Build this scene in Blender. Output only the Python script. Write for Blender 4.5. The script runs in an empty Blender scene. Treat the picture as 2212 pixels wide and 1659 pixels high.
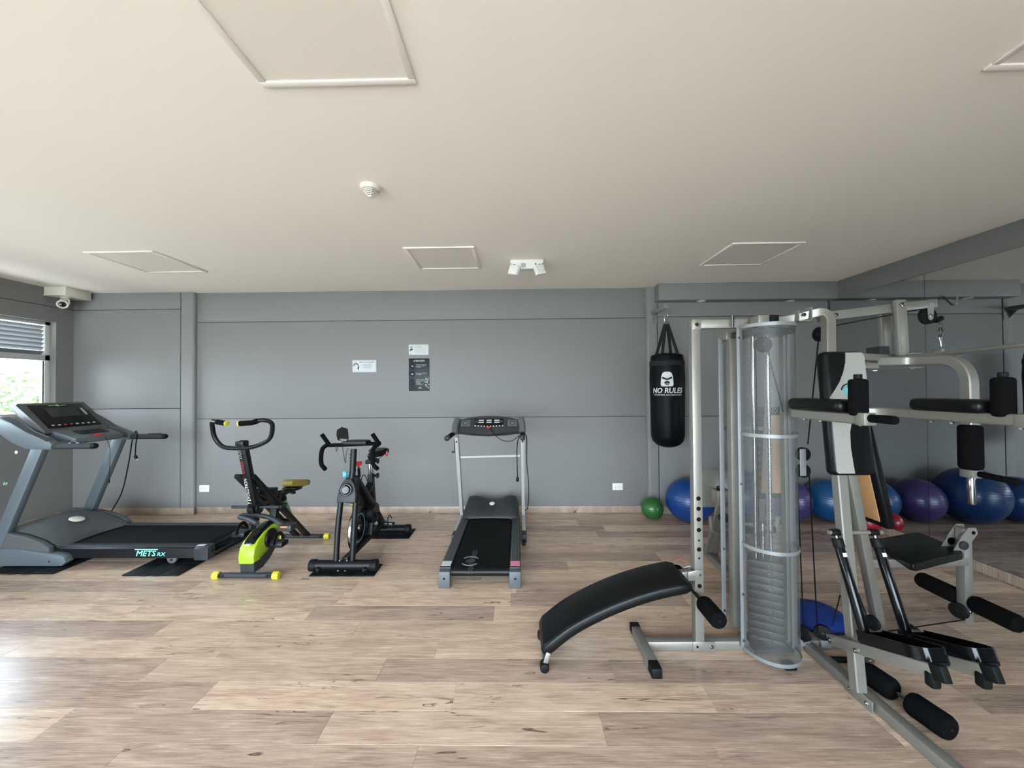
import bpy, bmesh, math, random
from mathutils import Vector, Matrix
random.seed(7)
scene = bpy.context.scene
col = scene.collection
V = Vector

# ---------------------------------------------------------------- camera
F_PX, PITCH, YAW, ROLL, CAM_H = 831.0, .0122, .0162, -.0076, 1.5
IW, IH = 2212.0, 1659.0
_fw = V((-math.sin(YAW)*math.cos(PITCH), math.cos(YAW)*math.cos(PITCH), math.sin(PITCH)))
_r = V((math.cos(YAW), math.sin(YAW), 0)); _u = _r.cross(_fw)
_c, _s = math.cos(ROLL), math.sin(ROLL)
_r, _u = _c*_r + _s*_u, -_s*_r + _c*_u
CAM = V((0, 0, CAM_H))
cd = bpy.data.cameras.new('camera'); cam = bpy.data.objects.new('camera', cd); col.objects.link(cam)
cd.sensor_width = 36; cd.sensor_fit = 'HORIZONTAL'; cd.lens = F_PX/IW*36
cd.clip_start = .02; cd.clip_end = 300
cam.matrix_world = Matrix(((_r.x, _u.x, -_fw.x, 0), (_r.y, _u.y, -_fw.y, 0), (_r.z, _u.z, -_fw.z, CAM_H), (0, 0, 0, 1)))
scene.camera = cam
def _ray(px, py): return _fw + (px-IW/2)/F_PX*_r - (py-IH/2)/F_PX*_u
def _on(px, py, ax, val):
    d = _ray(px, py); t = (val-CAM[ax])/d[ax]; return CAM + d*t
def PX(px, py, x): return _on(px, py, 0, x)
def PY(px, py, y): return _on(px, py, 1, y)
def PZ(px, py, z=0.): return _on(px, py, 2, z)

# ---------------------------------------------------------------- exposure, sky, daylight portals
vs = scene.view_settings
vs.view_transform = 'Standard'; vs.look = 'None'; vs.gamma = 1; vs.use_curve_mapping = False
vs.exposure = 1.25
world = bpy.data.worlds.new('world'); scene.world = world; world.use_nodes = True
wn, wl = world.node_tree.nodes, world.node_tree.links
bg = wn['Background']; bg.inputs['Strength'].default_value = 11.0
tc = wn.new('ShaderNodeTexCoord'); sep = wn.new('ShaderNodeSeparateXYZ'); ramp = wn.new('ShaderNodeValToRGB')
wl.new(tc.outputs['Generated'], sep.inputs[0]); wl.new(sep.outputs['Z'], ramp.inputs[0]); wl.new(ramp.outputs[0], bg.inputs['Color'])
ramp.color_ramp.elements[0].position = 0.0; ramp.color_ramp.elements[0].color = (.80, .90, 1, 1)
ramp.color_ramp.elements[1].position = 1.0; ramp.color_ramp.elements[1].color = (.52, .73, 1, 1)
def portal(name, loc, rot, sx, sy):
    l = bpy.data.lights.new(name, 'AREA'); l.shape = 'RECTANGLE'; l.size = sx; l.size_y = sy
    l.cycles.is_portal = True
    o = bpy.data.objects.new(name, l); col.objects.link(o); o.location = loc; o.rotation_euler = rot
portal('daylight_portal', (-5.62, 2.42, 1.77), (0, -math.pi/2, 0), 1.1, 4.05)
portal('daylight_portal', (-5.62, -1.3, 1.77), (0, -math.pi/2, 0), 1.1, 1.8)
portal('daylight_portal', (-1.6, -2.32, 1.22), (math.pi/2, 0, 0), 6.8, 2.36)

# ---------------------------------------------------------------- mesh helpers
ORIG = {}
def frame_of(d, up=V((0, 0, 1))):
    d = d.normalized()
    if abs(d.dot(up)) > .995: up = V((0, 1, 0)) if abs(d.y) < .9 else V((1, 0, 0))
    s = d.cross(up).normalized(); return s, s.cross(d).normalized()
def fillet(pts, rad, n=6):
    pts = [V(p) for p in pts]; out = [pts[0]]
    for i in range(1, len(pts)-1):
        a, b, c = pts[i-1], pts[i], pts[i+1]
        r = rad[i-1] if isinstance(rad, (list, tuple)) else rad
        u, w = (a-b), (c-b); r = min(r, u.length*.48, w.length*.48)
        p, q = b+u.normalized()*r, b+w.normalized()*r
        for k in range(n+1):
            t = k/n; out.append(p*(1-t)**2 + b*2*t*(1-t) + q*t*t)
    out.append(pts[-1]); return out
def spline(pts, n=8):
    P = [V(p) for p in pts]; P = [2*P[0]-P[1]] + P + [2*P[-1]-P[-2]]; out = []
    for i in range(1, len(P)-2):
        for k in range(n):
            t = k/n; a, b, c, d = P[i-1], P[i], P[i+1], P[i+2]
            out.append(.5*((2*b) + (c-a)*t + (2*a-5*b+4*c-d)*t*t + (3*b-a-3*c+d)*t**3))
    out.append(P[-2]); return out
class MB:
    def __init__(self): self.bm = bmesh.new()
    def box(self, c, s, bev=0., rot=None, seg=2):
        M = Matrix.Translation(V(c)) @ (rot.to_4x4() if rot else Matrix()) @ Matrix.Diagonal((s[0], s[1], s[2], 1))
        r = bmesh.ops.create_cube(self.bm, size=1, matrix=M)
        if bev > 0:
            es = list({e for v in r['verts'] for e in v.link_edges})
            bmesh.ops.bevel(self.bm, geom=es, offset=min(bev, min(s)*.49), segments=seg, affect='EDGES', profile=.5, clamp_overlap=True)
        return self
    def boxmm(self, a, b, bev=0.):
        a, b = V(a), V(b); return self.box((a+b)/2, [abs(b[i]-a[i]) for i in range(3)], bev)
    def beam(self, p0, p1, w, h, up=(0, 0, 1), bev=.004):
        p0, p1 = V(p0), V(p1); s, u = frame_of(p1-p0, V(up)); d = (p1-p0).normalized()
        R = Matrix((s, d, u)).transposed()
        return self.box((p0+p1)/2, (w, (p1-p0).length, h), bev, R, 2)
    def sweep(self, pts, ring, closed=False, caps=True, up=None):
        pts = [V(p) for p in pts]; n = len(pts); rings = []
        for i in range(n):
            if closed: d = pts[(i+1) % n]-pts[i-1]
            else: d = pts[min(i+1, n-1)]-pts[max(i-1, 0)]
            d.normalize()
            if up is not None: s, u = frame_of(d, V(up))
            elif i == 0: s, u = frame_of(d)
            else:
                s = (s - d*s.dot(d)).normalized(); u = s.cross(d).normalized()
            rg = ring(i/(n-1 if n > 1 else 1)) if callable(ring) else ring
            rings.append([self.bm.verts.new(pts[i]+s*a+u*b) for a, b in rg])
        m = len(rings[0]); lim = n if closed else n-1
        for i in range(lim):
            A, B = rings[i], rings[(i+1) % n]
            for k in range(m):
                try: self.bm.faces.new((A[k], A[(k+1) % m], B[(k+1) % m], B[k]))
                except ValueError: pass
        if caps and not closed:
            self.bm.faces.new(rings[0][::-1]); self.bm.faces.new(rings[-1])
        return self
    def tube(self, pts, r, seg=10, closed=False, caps=True):
        rr = r if callable(r) else (lambda t: r)
        f = lambda t: [(rr(t)*math.cos(2*math.pi*k/seg), rr(t)*math.sin(2*math.pi*k/seg)) for k in range(seg)]
        return self.sweep(pts, f, closed, caps)
    def sqtube(self, pts, w, h, up=None, c=.005):
        a, b = w/2, h/2
        rg = [(a-c, -b), (a, -b+c), (a, b-c), (a-c, b), (-a+c, b), (-a, b-c), (-a, -b+c), (-a+c, -b)]
        return self.sweep(pts, rg, False, True, up)
    def lathe(self, prof, c=(0, 0, 0), axis=(0, 0, 1), seg=20, a0=0., a1=2*math.pi):
        ax = V(axis).normalized(); s, u = frame_of(ax); c = V(c); full = abs(a1-a0-2*math.pi) < 1e-6
        n = seg if full else seg+1; rows = []
        for r, z in prof:
            if r < 1e-6: rows.append([self.bm.verts.new(c+ax*z)])
            else: rows.append([self.bm.verts.new(c+ax*z+(s*math.cos(a0+(a1-a0)*k/seg)+u*math.sin(a0+(a1-a0)*k/seg))*r) for k in range(n)])
        for A, B in zip(rows, rows[1:]):
            for k in range(seg):
                k2 = (k+1) % n if full else k+1
                if len(A) == 1 and len(B) == 1: continue
                if len(A) == 1: f = (A[0], B[k2], B[k])
                elif len(B) == 1: f = (A[k], A[k2], B[0])
                else: f = (A[k], A[k2], B[k2], B[k])
                try: self.bm.faces.new(f)
                except ValueError: pass
        return self
    def cyl(self, p0, p1, r, seg=16, bev=.0):
        p0, p1 = V(p0), V(p1); L = (p1-p0).length; b = min(bev, r*.9, L*.49)
        if b > 0:
            pr = [(0, 0), (r-b, 0), (r-b*.3, b*.3), (r, b), (r, L-b), (r-b*.3, L-b*.3), (r-b, L), (0, L)]
        else: pr = [(0, 0), (r, 0), (r, L), (0, L)]
        return self.lathe(pr, p0, p1-p0, seg)
    def prism(self, poly, o, ux, uy, th, bev=0.):
        """poly in the (ux, uy) plane at o, extruded by th along ux x uy"""
        o, ux, uy = V(o), V(ux), V(uy); n = ux.cross(uy).normalized()
        a = [self.bm.verts.new(o+ux*p[0]+uy*p[1]) for p in poly]
        b = [self.bm.verts.new(v.co+n*th) for v in a]; m = len(a)
        fs = [self.bm.faces.new(a[::-1]), self.bm.faces.new(b)]
        for k in range(m): self.bm.faces.new((a[k], a[(k+1) % m], b[(k+1) % m], b[k]))
        if bev > 0:
            es = [e for e in {e for f in fs for e in f.edges}]
            bmesh.ops.bevel(self.bm, geom=es, offset=bev, segments=2, affect='EDGES', profile=.5, clamp_overlap=True)
        return self
    def quad(self, *p): self.bm.faces.new([self.bm.verts.new(V(q)) for q in p]); return self
    def mesh(self, name, mat, off=V((0, 0, 0)), sharp=35, flip=True):
        if flip: bmesh.ops.recalc_face_normals(self.bm, faces=self.bm.faces[:])
        me = bpy.data.meshes.new(name)
        for v in self.bm.verts: v.co -= off
        for f in self.bm.faces: f.smooth = True
        self.bm.to_mesh(me); self.bm.free()
        me.set_sharp_from_angle(angle=math.radians(sharp))
        if mat: me.materials.append(mat)
        return me
    def build(self, name, mat, parent=None, sharp=35, loc=None, flip=True):
        off = ORIG.get(parent.name, V((0, 0, 0))) if parent else (V(loc) if loc is not None else V((0, 0, 0)))
        me = self.mesh(name, mat, off, sharp, flip)
        o = bpy.data.objects.new(name, me); col.objects.link(o)
        if parent: o.parent = parent; ORIG[o.name] = off
        else: o.location = off; ORIG[o.name] = off.copy()
        return o
def tag(o, label, cat, group=None):
    o['label'] = label; o['category'] = cat
    if group: o['group'] = group
    return o
def thing(name, label, cat, loc, group=None):
    o = bpy.data.objects.new(name, None); col.objects.link(o); o.location = loc; o.empty_display_size = .1
    ORIG[o.name] = V(loc); return tag(o, label, cat, group)
def struct(o): o['kind'] = 'structure'; return o
def text(name, body, mat, parent, o, ux, uy, size, depth=.0006, align='CENTER', shear=0., xs=1., bold=0.):
    cu = bpy.data.curves.new('text', 'FONT'); cu.body = body; cu.size = 1; cu.align_x = align; cu.align_y = 'CENTER'; cu.shear = shear
    cu.resolution_u = 2; cu.offset = bold
    t = bpy.data.objects.new('text', cu); col.objects.link(t)
    dg = bpy.context.evaluated_depsgraph_get(); me = bpy.data.meshes.new_from_object(t.evaluated_get(dg))
    bpy.data.objects.remove(t); bpy.data.curves.remove(cu)
    me.name = name; off = ORIG[parent.name]; o, ux, uy = V(o), V(ux).normalized(), V(uy).normalized(); n = ux.cross(uy)
    for v in me.vertices: v.co = o + ux*v.co.x*size*xs + uy*v.co.y*size + n*depth - off
    me.materials.clear(); me.materials.append(mat)
    ob = bpy.data.objects.new(name, me); col.objects.link(ob); ob.parent = parent; ORIG[ob.name] = off
    return ob

# ---------------------------------------------------------------- materials
def srgb(r, g, b): return tuple(((c/255)/12.92 if c/255 <= .04045 else ((c/255+.055)/1.055)**2.4) for c in (r, g, b)) + (1,)
def mat(name, c, rough=.5, metal=0., var=.06, scale=14., bump=0., bscale=200., spec=.5, coat=0.):
    m = bpy.data.materials.new(name); m.use_nodes = True; n, l = m.node_tree.nodes, m.node_tree.links
    b = n['Principled BSDF']; b.inputs['Metallic'].default_value = metal; b.inputs['Specular IOR Level'].default_value = spec
    b.inputs['Coat Weight'].default_value = coat
    t = n.new('ShaderNodeTexCoord'); z = n.new('ShaderNodeTexNoise'); z.inputs['Scale'].default_value = scale; z.inputs['Detail'].default_value = 5
    l.new(t.outputs['Object'], z.inputs['Vector'])
    r = n.new('ShaderNodeMapRange'); r.inputs[3].default_value = 1-var; r.inputs[4].default_value = 1+var; l.new(z.outputs[0], r.inputs[0])
    x = n.new('ShaderNodeMix'); x.data_type = 'RGBA'; x.blend_type = 'MULTIPLY'; x.inputs[0].default_value = 1
    x.inputs[6].default_value = c; l.new(r.outputs[0], x.inputs[7]); l.new(x.outputs[2], b.inputs['Base Color'])
    r2 = n.new('ShaderNodeMapRange'); r2.inputs[3].default_value = max(.02, rough-.06); r2.inputs[4].default_value = rough+.06
    l.new(z.outputs[0], r2.inputs[0]); l.new(r2.outputs[0], b.inputs['Roughness'])
    if bump:
        z2 = n.new('ShaderNodeTexNoise'); z2.inputs['Scale'].default_value = bscale; l.new(t.outputs['Object'], z2.inputs['Vector'])
        bp = n.new('ShaderNodeBump'); bp.inputs['Strength'].default_value = bump; bp.inputs['Distance'].default_value = .004
        l.new(z2.outputs[0], bp.inputs['Height']); l.new(bp.outputs[0], b.inputs['Normal'])
    return m
M = {}
M['wall'] = mat('grey_wall_paint', srgb(118, 116, 114), .62, var=.025, scale=3, bump=.05, bscale=300, spec=.35)
M['ceil'] = mat('white_ceiling_paint', srgb(230, 219, 206), .8, var=.015, scale=2, bump=.04, bscale=250)
M['joint'] = mat('dark_joint', srgb(52, 53, 54), .8)
M['white'] = mat('white_plastic', srgb(212, 210, 204), .5, var=.02, spec=.3)
M['paper'] = mat('sign_paper', srgb(186, 187, 188), .6, var=.02, spec=.2)
M['winframe'] = mat('window_aluminium', srgb(196, 196, 192), .4, .2, var=.03)
M['beltprint'] = mat('belt_print', srgb(84, 86, 88), .6, var=.04)
M['cream'] = mat('cream_plastic', srgb(206, 201, 187), .5, var=.03)
M['lampface'] = mat('lamp_diffuser', srgb(220, 208, 195), .5, var=.01)
M['lampframe'] = mat('lamp_frame', srgb(226, 217, 206), .35, var=.02)
M['silver'] = mat('silver_paint', srgb(136, 132, 125), .4, .5, var=.07, scale=9)
M['chrome'] = mat('chrome', srgb(150, 150, 150), .16, 1., var=.02)
M['alu'] = mat('aluminium', srgb(126, 127, 128), .42, .3, var=.04)
M['vinyl'] = mat('black_vinyl', srgb(10, 11, 12), .36, var=.15, scale=6, bump=.06, bscale=260, spec=.2)
M['vinylgrey'] = mat('pale_grey_vinyl', srgb(140, 138, 132), .5, var=.06, scale=30)
M['foam'] = mat('black_foam', srgb(10, 10, 11), .93, var=.2, scale=150, bump=.4, bscale=700, spec=.08)
M['rubber'] = mat('black_rubber', srgb(11, 12, 13), .6, var=.12, spec=.2)
M['blackmetal'] = mat('black_powder_coat', srgb(14, 15, 17), .42, 0., var=.1, bump=.05, bscale=500, spec=.25)
M['blackgloss'] = mat('black_gloss', srgb(10, 11, 13), .18, var=.05, spec=.3)
M['charcoal'] = mat('charcoal_plastic', srgb(44, 46, 48), .45, var=.06, bump=.06, bscale=500, spec=.25)
M['greyplast'] = mat('grey_plastic', srgb(80, 83, 86), .5, .1, var=.05)
M['midgrey'] = mat('mid_grey_plastic', srgb(74, 76, 76), .48, var=.05, bump=.06, bscale=500)
M['treadgrey'] = mat('treadmill_grey_paint', srgb(88, 96, 101), .45, .2, var=.06, scale=40, bump=.08, bscale=400)
M['belt'] = mat('running_belt', srgb(11, 12, 13), .65, var=.12, scale=60, bump=.15, bscale=900, spec=.1)
M['whitetube'] = mat('pale_tube_paint', srgb(160, 158, 155), .45, .1, var=.03)
M['cable'] = mat('black_cable', srgb(10, 10, 11), .6, spec=.15)
M['plate'] = mat('weight_plate', srgb(20, 21, 22), .5, .1, var=.1)
M['mesh'] = mat('expanded_metal', srgb(104, 104, 102), .45, .3, var=.05)
M['ply'] = mat('plywood', srgb(178, 132, 88), .7, var=.18, scale=25)
M['lime'] = mat('lime_plastic', srgb(136, 160, 24), .42, var=.03)
M['yellow'] = mat('yellow_rubber', srgb(190, 178, 36), .5, var=.04)
M['gold'] = mat('olive_vinyl', srgb(126, 108, 44), .45, var=.06)
M['green'] = mat('pale_green_paint', srgb(120, 176, 118), .4, var=.05)
M['red'] = mat('red_plastic', srgb(196, 28, 48), .35, var=.04)
M['pink'] = mat('pink_sticker', srgb(206, 130, 150), .5, var=.05)
M['teal'] = mat('teal_plastic', srgb(84, 158, 168), .35, var=.04)
M['mint'] = mat('mint_print', srgb(120, 222, 200), .5, var=.02)
M['print'] = mat('white_print', srgb(196, 196, 194), .6, var=.02, spec=.2)
M['greyprint'] = mat('grey_print', srgb(150, 152, 154), .5, var=.02)
M['darkprint'] = mat('dark_print', srgb(22, 25, 28), .6, var=.02)
M['redprint'] = mat('red_print', srgb(150, 50, 50), .5, var=.02)
M['navy'] = mat('dark_teal_poster', srgb(20, 29, 33), .4, var=.04, spec=.25)
M['leaf'] = mat('pale_green_print', srgb(150, 190, 140), .5, var=.05)
M['orange'] = mat('orange_sticker', srgb(222, 110, 60), .5, var=.04)
M['bagvinyl'] = mat('bag_vinyl', srgb(7, 8, 10), .45, var=.1, scale=6, spec=.1, bump=.12, bscale=40)
M['strap'] = mat('strap_webbing', srgb(12, 12, 14), .8, var=.1, bump=.2, bscale=600)
M['skin'] = mat('lens_black', srgb(8, 8, 10), .1)
def ballmat(name, c):
    m = mat(name, c, .3, var=.05, scale=3); n, l = m.node_tree.nodes, m.node_tree.links
    b = n['Principled BSDF']; t = n.new('ShaderNodeTexCoord'); w = n.new('ShaderNodeTexWave'); w.wave_type = 'BANDS'; w.bands_direction = 'Z'
    w.inputs['Scale'].default_value = 14; l.new(t.outputs['Object'], w.inputs['Vector'])
    bp = n.new('ShaderNodeBump'); bp.inputs['Strength'].default_value = .2; bp.inputs['Distance'].default_value = .003
    l.new(w.outputs[1], bp.inputs['Height']); l.new(bp.outputs[0], b.inputs['Normal']); return m
M['ball_blue'] = ballmat('blue_ball_rubber', srgb(14, 58, 118)); M['ball_navy'] = ballmat('deep_blue_ball_rubber', srgb(12, 54, 104))
M['ball_teal'] = ballmat('teal_blue_ball_rubber', srgb(13, 66, 112)); M['ball_purple'] = ballmat('purple_ball_rubber', srgb(62, 50, 100))
M['ball_green'] = ballmat('green_ball_rubber', srgb(38, 88, 38)); M['ball_red'] = ballmat('red_ball_rubber', srgb(150, 18, 40))
M['blue_rib'] = mat('blue_ribbed_rubber', srgb(10, 44, 118), .4, var=.06)
# mirror
mm = bpy.data.materials.new('mirror_glass'); mm.use_nodes = True; b_ = mm.node_tree.nodes['Principled BSDF']
b_.inputs['Base Color'].default_value = (.60, .63, .64, 1); b_.inputs['Metallic'].default_value = 1; b_.inputs['Roughness'].default_value = .015
nz = mm.node_tree.nodes.new('ShaderNodeTexNoise'); nz.inputs['Scale'].default_value = 1.5
bp_ = mm.node_tree.nodes.new('ShaderNodeBump'); bp_.inputs['Strength'].default_value = .01; bp_.inputs['Distance'].default_value = .01
mm.node_tree.links.new(nz.outputs[0], bp_.inputs['Height']); mm.node_tree.links.new(bp_.outputs[0], b_.inputs['Normal']); M['mirror'] = mm
# window glass: thin pane
gm = bpy.data.materials.new('window_glass'); gm.use_nodes = True; gn, gl = gm.node_tree.nodes, gm.node_tree.links
gn.remove(gn['Principled BSDF']); tr = gn.new('ShaderNodeBsdfTransparent'); tr.inputs[0].default_value = (.96, .98, .97, 1)
gs = gn.new('ShaderNodeBsdfGlossy'); gs.inputs['Roughness'].default_value = .02; fr = gn.new('ShaderNodeFresnel'); fr.inputs[0].default_value = 1.45
mx = gn.new('ShaderNodeMixShader'); gl.new(fr.outputs[0], mx.inputs[0]); gl.new(tr.outputs[0], mx.inputs[1]); gl.new(gs.outputs[0], mx.inputs[2])
gl.new(mx.outputs[0], gn['Material Output'].inputs[0]); M['glass'] = gm
# wood planks: per-plank tone from the object, grain, cracks and knots
def plankmat(name, c1, c2, c3, rough, swap=False):
    m = bpy.data.materials.new(name); m.use_nodes = True; n, l = m.node_tree.nodes, m.node_tree.links; b = n['Principled BSDF']
    t = n.new('ShaderNodeTexCoord'); oi = n.new('ShaderNodeObjectInfo'); ad = n.new('ShaderNodeVectorMath'); ad.operation = 'ADD'
    sc = n.new('ShaderNodeMath'); sc.operation = 'MULTIPLY'; sc.inputs[1].default_value = 57.; l.new(oi.outputs['Random'], sc.inputs[0])
    l.new(t.outputs['Object'], ad.inputs[0]); l.new(sc.outputs[0], ad.inputs[1])
    def mapped(s):
        mp = n.new('ShaderNodeMapping'); mp.inputs['Scale'].default_value = s; mp.inputs['Rotation'].default_value[2] = math.pi/2 if swap else 0; l.new(ad.outputs[0], mp.inputs[0]); return mp.outputs[0]
    def noise(s, scale, detail, dist=0.):
        z = n.new('ShaderNodeTexNoise'); z.inputs['Scale'].default_value = scale; z.inputs['Detail'].default_value = detail
        z.inputs['Distortion'].default_value = dist; z.inputs['Roughness'].default_value = .62; l.new(mapped(s), z.inputs['Vector']); return z.outputs[0]
    fine = noise((2.2, 46, 1), 3., 8, .3); broad = noise((1.1, 7, 1), 2.2, 4, .8); crack = noise((.8, 8, 1), 1.9, 3, .9)
    mixg = n.new('ShaderNodeMath'); mixg.operation = 'MULTIPLY_ADD'; mixg.inputs[1].default_value = .55; l.new(fine, mixg.inputs[0])
    hb = n.new('ShaderNodeMath'); hb.operation = 'MULTIPLY'; hb.inputs[1].default_value = .45; l.new(broad, hb.inputs[0]); l.new(hb.outputs[0], mixg.inputs[2])
    r = n.new('ShaderNodeValToRGB'); e = r.color_ramp.elements; e[0].position = .30; e[0].color = c3; e[1].position = .64; e[1].color = c1
    k = e.new(.5); k.color = c2; l.new(mixg.outputs[0], r.inputs[0])
    # cracks: thin dark streaks around one level of a stretched noise
    sb = n.new('ShaderNodeMath'); sb.operation = 'SUBTRACT'; sb.inputs[1].default_value = .38; l.new(crack, sb.inputs[0])
    ab = n.new('ShaderNodeMath'); ab.operation = 'ABSOLUTE'; l.new(sb.outputs[0], ab.inputs[0])
    gate = noise((.9, 5, 1), 2.6, 2)
    mr = n.new('ShaderNodeMapRange'); mr.inputs[1].default_value = .002; mr.inputs[2].default_value = .016; mr.inputs[3].default_value = 1; mr.inputs[4].default_value = 0; l.new(ab.outputs[0], mr.inputs[0])
    mg = n.new('ShaderNodeMapRange'); mg.inputs[1].default_value = .46; mg.inputs[2].default_value = .58; l.new(gate, mg.inputs[0])
    ml = n.new('ShaderNodeMath'); ml.operation = 'MULTIPLY'; l.new(mr.outputs[0], ml.inputs[0]); l.new(mg.outputs[0], ml.inputs[1])
    m3 = n.new('ShaderNodeMath'); m3.operation = 'MULTIPLY'; m3.inputs[1].default_value = .85; l.new(ml.outputs[0], m3.inputs[0])
    cx = n.new('ShaderNodeMix'); cx.data_type = 'RGBA'; cx.inputs[7].default_value = srgb(70, 50, 44); l.new(m3.outputs[0], cx.inputs[0]); l.new(r.outputs[0], cx.inputs[6])
    # plank tone
    tn = n.new('ShaderNodeMapRange'); tn.inputs[3].default_value = .86; tn.inputs[4].default_value = 1.06; l.new(oi.outputs['Random'], tn.inputs[0])
    tx = n.new('ShaderNodeMix'); tx.data_type = 'RGBA'; tx.blend_type = 'MULTIPLY'; tx.inputs[0].default_value = 1; l.new(cx.outputs[2], tx.inputs[6]); l.new(tn.outputs[0], tx.inputs[7])
    l.new(tx.outputs[2], b.inputs['Base Color'])
    rr = n.new('ShaderNodeMapRange'); rr.inputs[3].default_value = rough-.05; rr.inputs[4].default_value = rough+.08; l.new(fine, rr.inputs[0]); l.new(rr.outputs[0], b.inputs['Roughness'])
    bp = n.new('ShaderNodeBump'); bp.inputs['Strength'].default_value = .12; bp.inputs['Distance'].default_value = .002; l.new(fine, bp.inputs['Height']); l.new(bp.outputs[0], b.inputs['Normal'])
    return m
M['plank_a'] = plankmat('oak_plank', srgb(214, 188, 165), srgb(196, 168, 145), srgb(142, 113, 95), .24)
M['plank_b'] = plankmat('grey_oak_plank', srgb(196, 170, 150), srgb(172, 146, 128), srgb(122, 99, 87), .24)
M['skirt'] = plankmat('oak_skirting', srgb(184, 164, 146), srgb(158, 139, 124), srgb(126, 107, 96), .4)
M['skirt_side'] = plankmat('oak_skirting_side', srgb(184, 164, 146), srgb(158, 139, 124), srgb(126, 107, 96), .4, True)
M['grass'] = mat('lawn', srgb(96, 128, 60), .9, var=.3, scale=2)
M['foliage1'] = mat('tree_leaves', srgb(96, 112, 74), .7, var=.3, scale=20)
M['foliage2'] = mat('pale_tree_leaves', srgb(128, 130, 76), .7, var=.3, scale=20)
M['bark'] = mat('bark', srgb(96, 80, 66), .9, var=.3)
M['render'] = mat('pale_bounce_ground', srgb(206, 193, 176), .9)  # added outdoor ground, pale and warm to throw light onto the ceiling
# ================================================================ THE ROOM
D, H, YR = 4.674, 2.711, -2.2          # back wall, ceiling height, rear wall
XL, XR = -5.45, 3.70
DN = D-.05                             # nearer wall segments at both ends
fl = struct(MB().boxmm((XL-.2, YR-.2, -.06), (XR+.2, D+.2, -.006)).build('floor', M['skirt']))
# planks: rows along x
ROWS = 1.634; PW = .1735; PL = 1.235
offs = {}
plank_me = {}
def plank_mesh(L, key):
    k = (round(L, 3), key)
    if k not in plank_me:
        b = MB(); x, y, c = L/2, PW/2, .0012
        top = [(-x+c, -y+c, 0), (x-c, -y+c, 0), (x-c, y-c, 0), (-x+c, y-c, 0)]
        bot = [(-x, -y, -.0016), (x, -y, -.0016), (x, y, -.0016), (-x, y, -.0016)]
        low = [(-x, -y, -.006), (x, -y, -.006), (x, y, -.006), (-x, y, -.006)]
        T = [[b.bm.verts.new(q) for q in r] for r in (top, bot, low)]
        b.bm.faces.new(T[0])
        for A, B in ((T[0], T[1]), (T[1], T[2])):
            for i in range(4): b.bm.faces.new((A[i], B[i], B[(i+1) % 4], A[(i+1) % 4]))
        plank_me[k] = b.mesh('plank', M[key], sharp=20)
    return plank_me[k]
known = {0: -2.109, 1: -1.56, 2: -1.98, 6: -1.30}     # a joint per row, read off the photograph where it shows
r0 = int((ROWS-.55)/PW)
rng = random.Random(3)
row_y = ROWS + PW - r0*PW - PW
i = -r0
while True:
    y0 = ROWS + i*PW; 
    if y0 >= D: break
    j = known.get(i, -2.1 + rng.random()*PL)
    while j > XL: j -= PL
    x = XL
    nxt = j + PL
    while x < XR-.001:
        x1 = min(nxt, XR); L = x1-x
        if L > .03:
            w = min(PW, D-y0)
            o = bpy.data.objects.new('plank', plank_mesh(L, 'plank_a' if rng.random() < .62 else 'plank_b')); col.objects.link(o)
            o.parent = fl; o.location = ((x+x1)/2, y0+PW/2, 0)
        x = x1; nxt = x1+PL
    i += 1
for i2 in range(1):
    b = MB(); b.boxmm((XL, YR, -.006), (XR, ROWS-r0*PW, -.0006))
    o = b.build('plank_field', M['plank_a'], fl); o['kind'] = 'stuff'
ce = struct(MB().boxmm((XL-.2, YR-.2, H), (XR+.3, D+.25, H+.1)).build('ceiling', M['ceil']))

# back wall: backing in the joint colour, panels proud of it
wb = struct(MB().boxmm((XL-.2, D+.012, -.05), (XR+.3, D+.2, H)).build('wall_back', M['joint']))
def panel(a, b, parent, bev=.003): return MB().boxmm(a, b, bev).build('wall_panel', M['wall'], parent)
G = .006; SK = .082
z1, z2 = 2.346, 1.155
xa, xb = -3.955, 1.545                 # between the two pilasters
for a, c in ((SK-.01, z2), (z2, z1), (z1, H)):
    panel((xa-.03, D, a+(G/2 if a > .2 else 0)), (xb+.03, D+.03, c-(G/2 if c < 2.6 else 0)), wb)
zl1 = PY(280, 669, DN).z; zl2 = PY(280, 883, DN).z
gx = PY(390.2, 800, DN).x
for a, c in ((SK-.01, zl2), (zl2, zl1), (zl1, H)):
    panel((XL, DN, a+(G/2 if a > .2 else 0)), (gx-.006, D+.03, c-(G/2 if c < 2.6 else 0)), wb)
def pilaster(x0, x1, left_round):
    R = .028; pts = []
    for k in range(7):
        t = math.pi/2*k/6
        if left_round: pts.append((x0+R-R*math.cos(t), DN+R-R*math.sin(t)))
        else: pts.append((x1-R+R*math.sin(t), DN+R-R*math.cos(t)))
    if left_round: poly = [(x0, D+.03)] + pts + [(x1, DN), (x1, D+.03)]
    else: poly = [(x0, D+.03), (x0, DN)] + pts + [(x1, D+.03)]
    return MB().prism(poly, (0, 0, 0), (1, 0, 0), (0, 1, 0), H).build('pilaster', M['wall'], wb)
gx2 = PY(1421, 800, DN).x
pilaster(gx+.006, xa, False); pilaster(xb, gx2-.006, True)
for a, c in ((SK-.01, z2), (z2, z1), (z1, H)):
    panel((gx2+.006, DN, a+(G/2 if a > .2 else 0)), (XR-.012, D+.03, c-(G/2 if c < 2.6 else 0)), wb)
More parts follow.
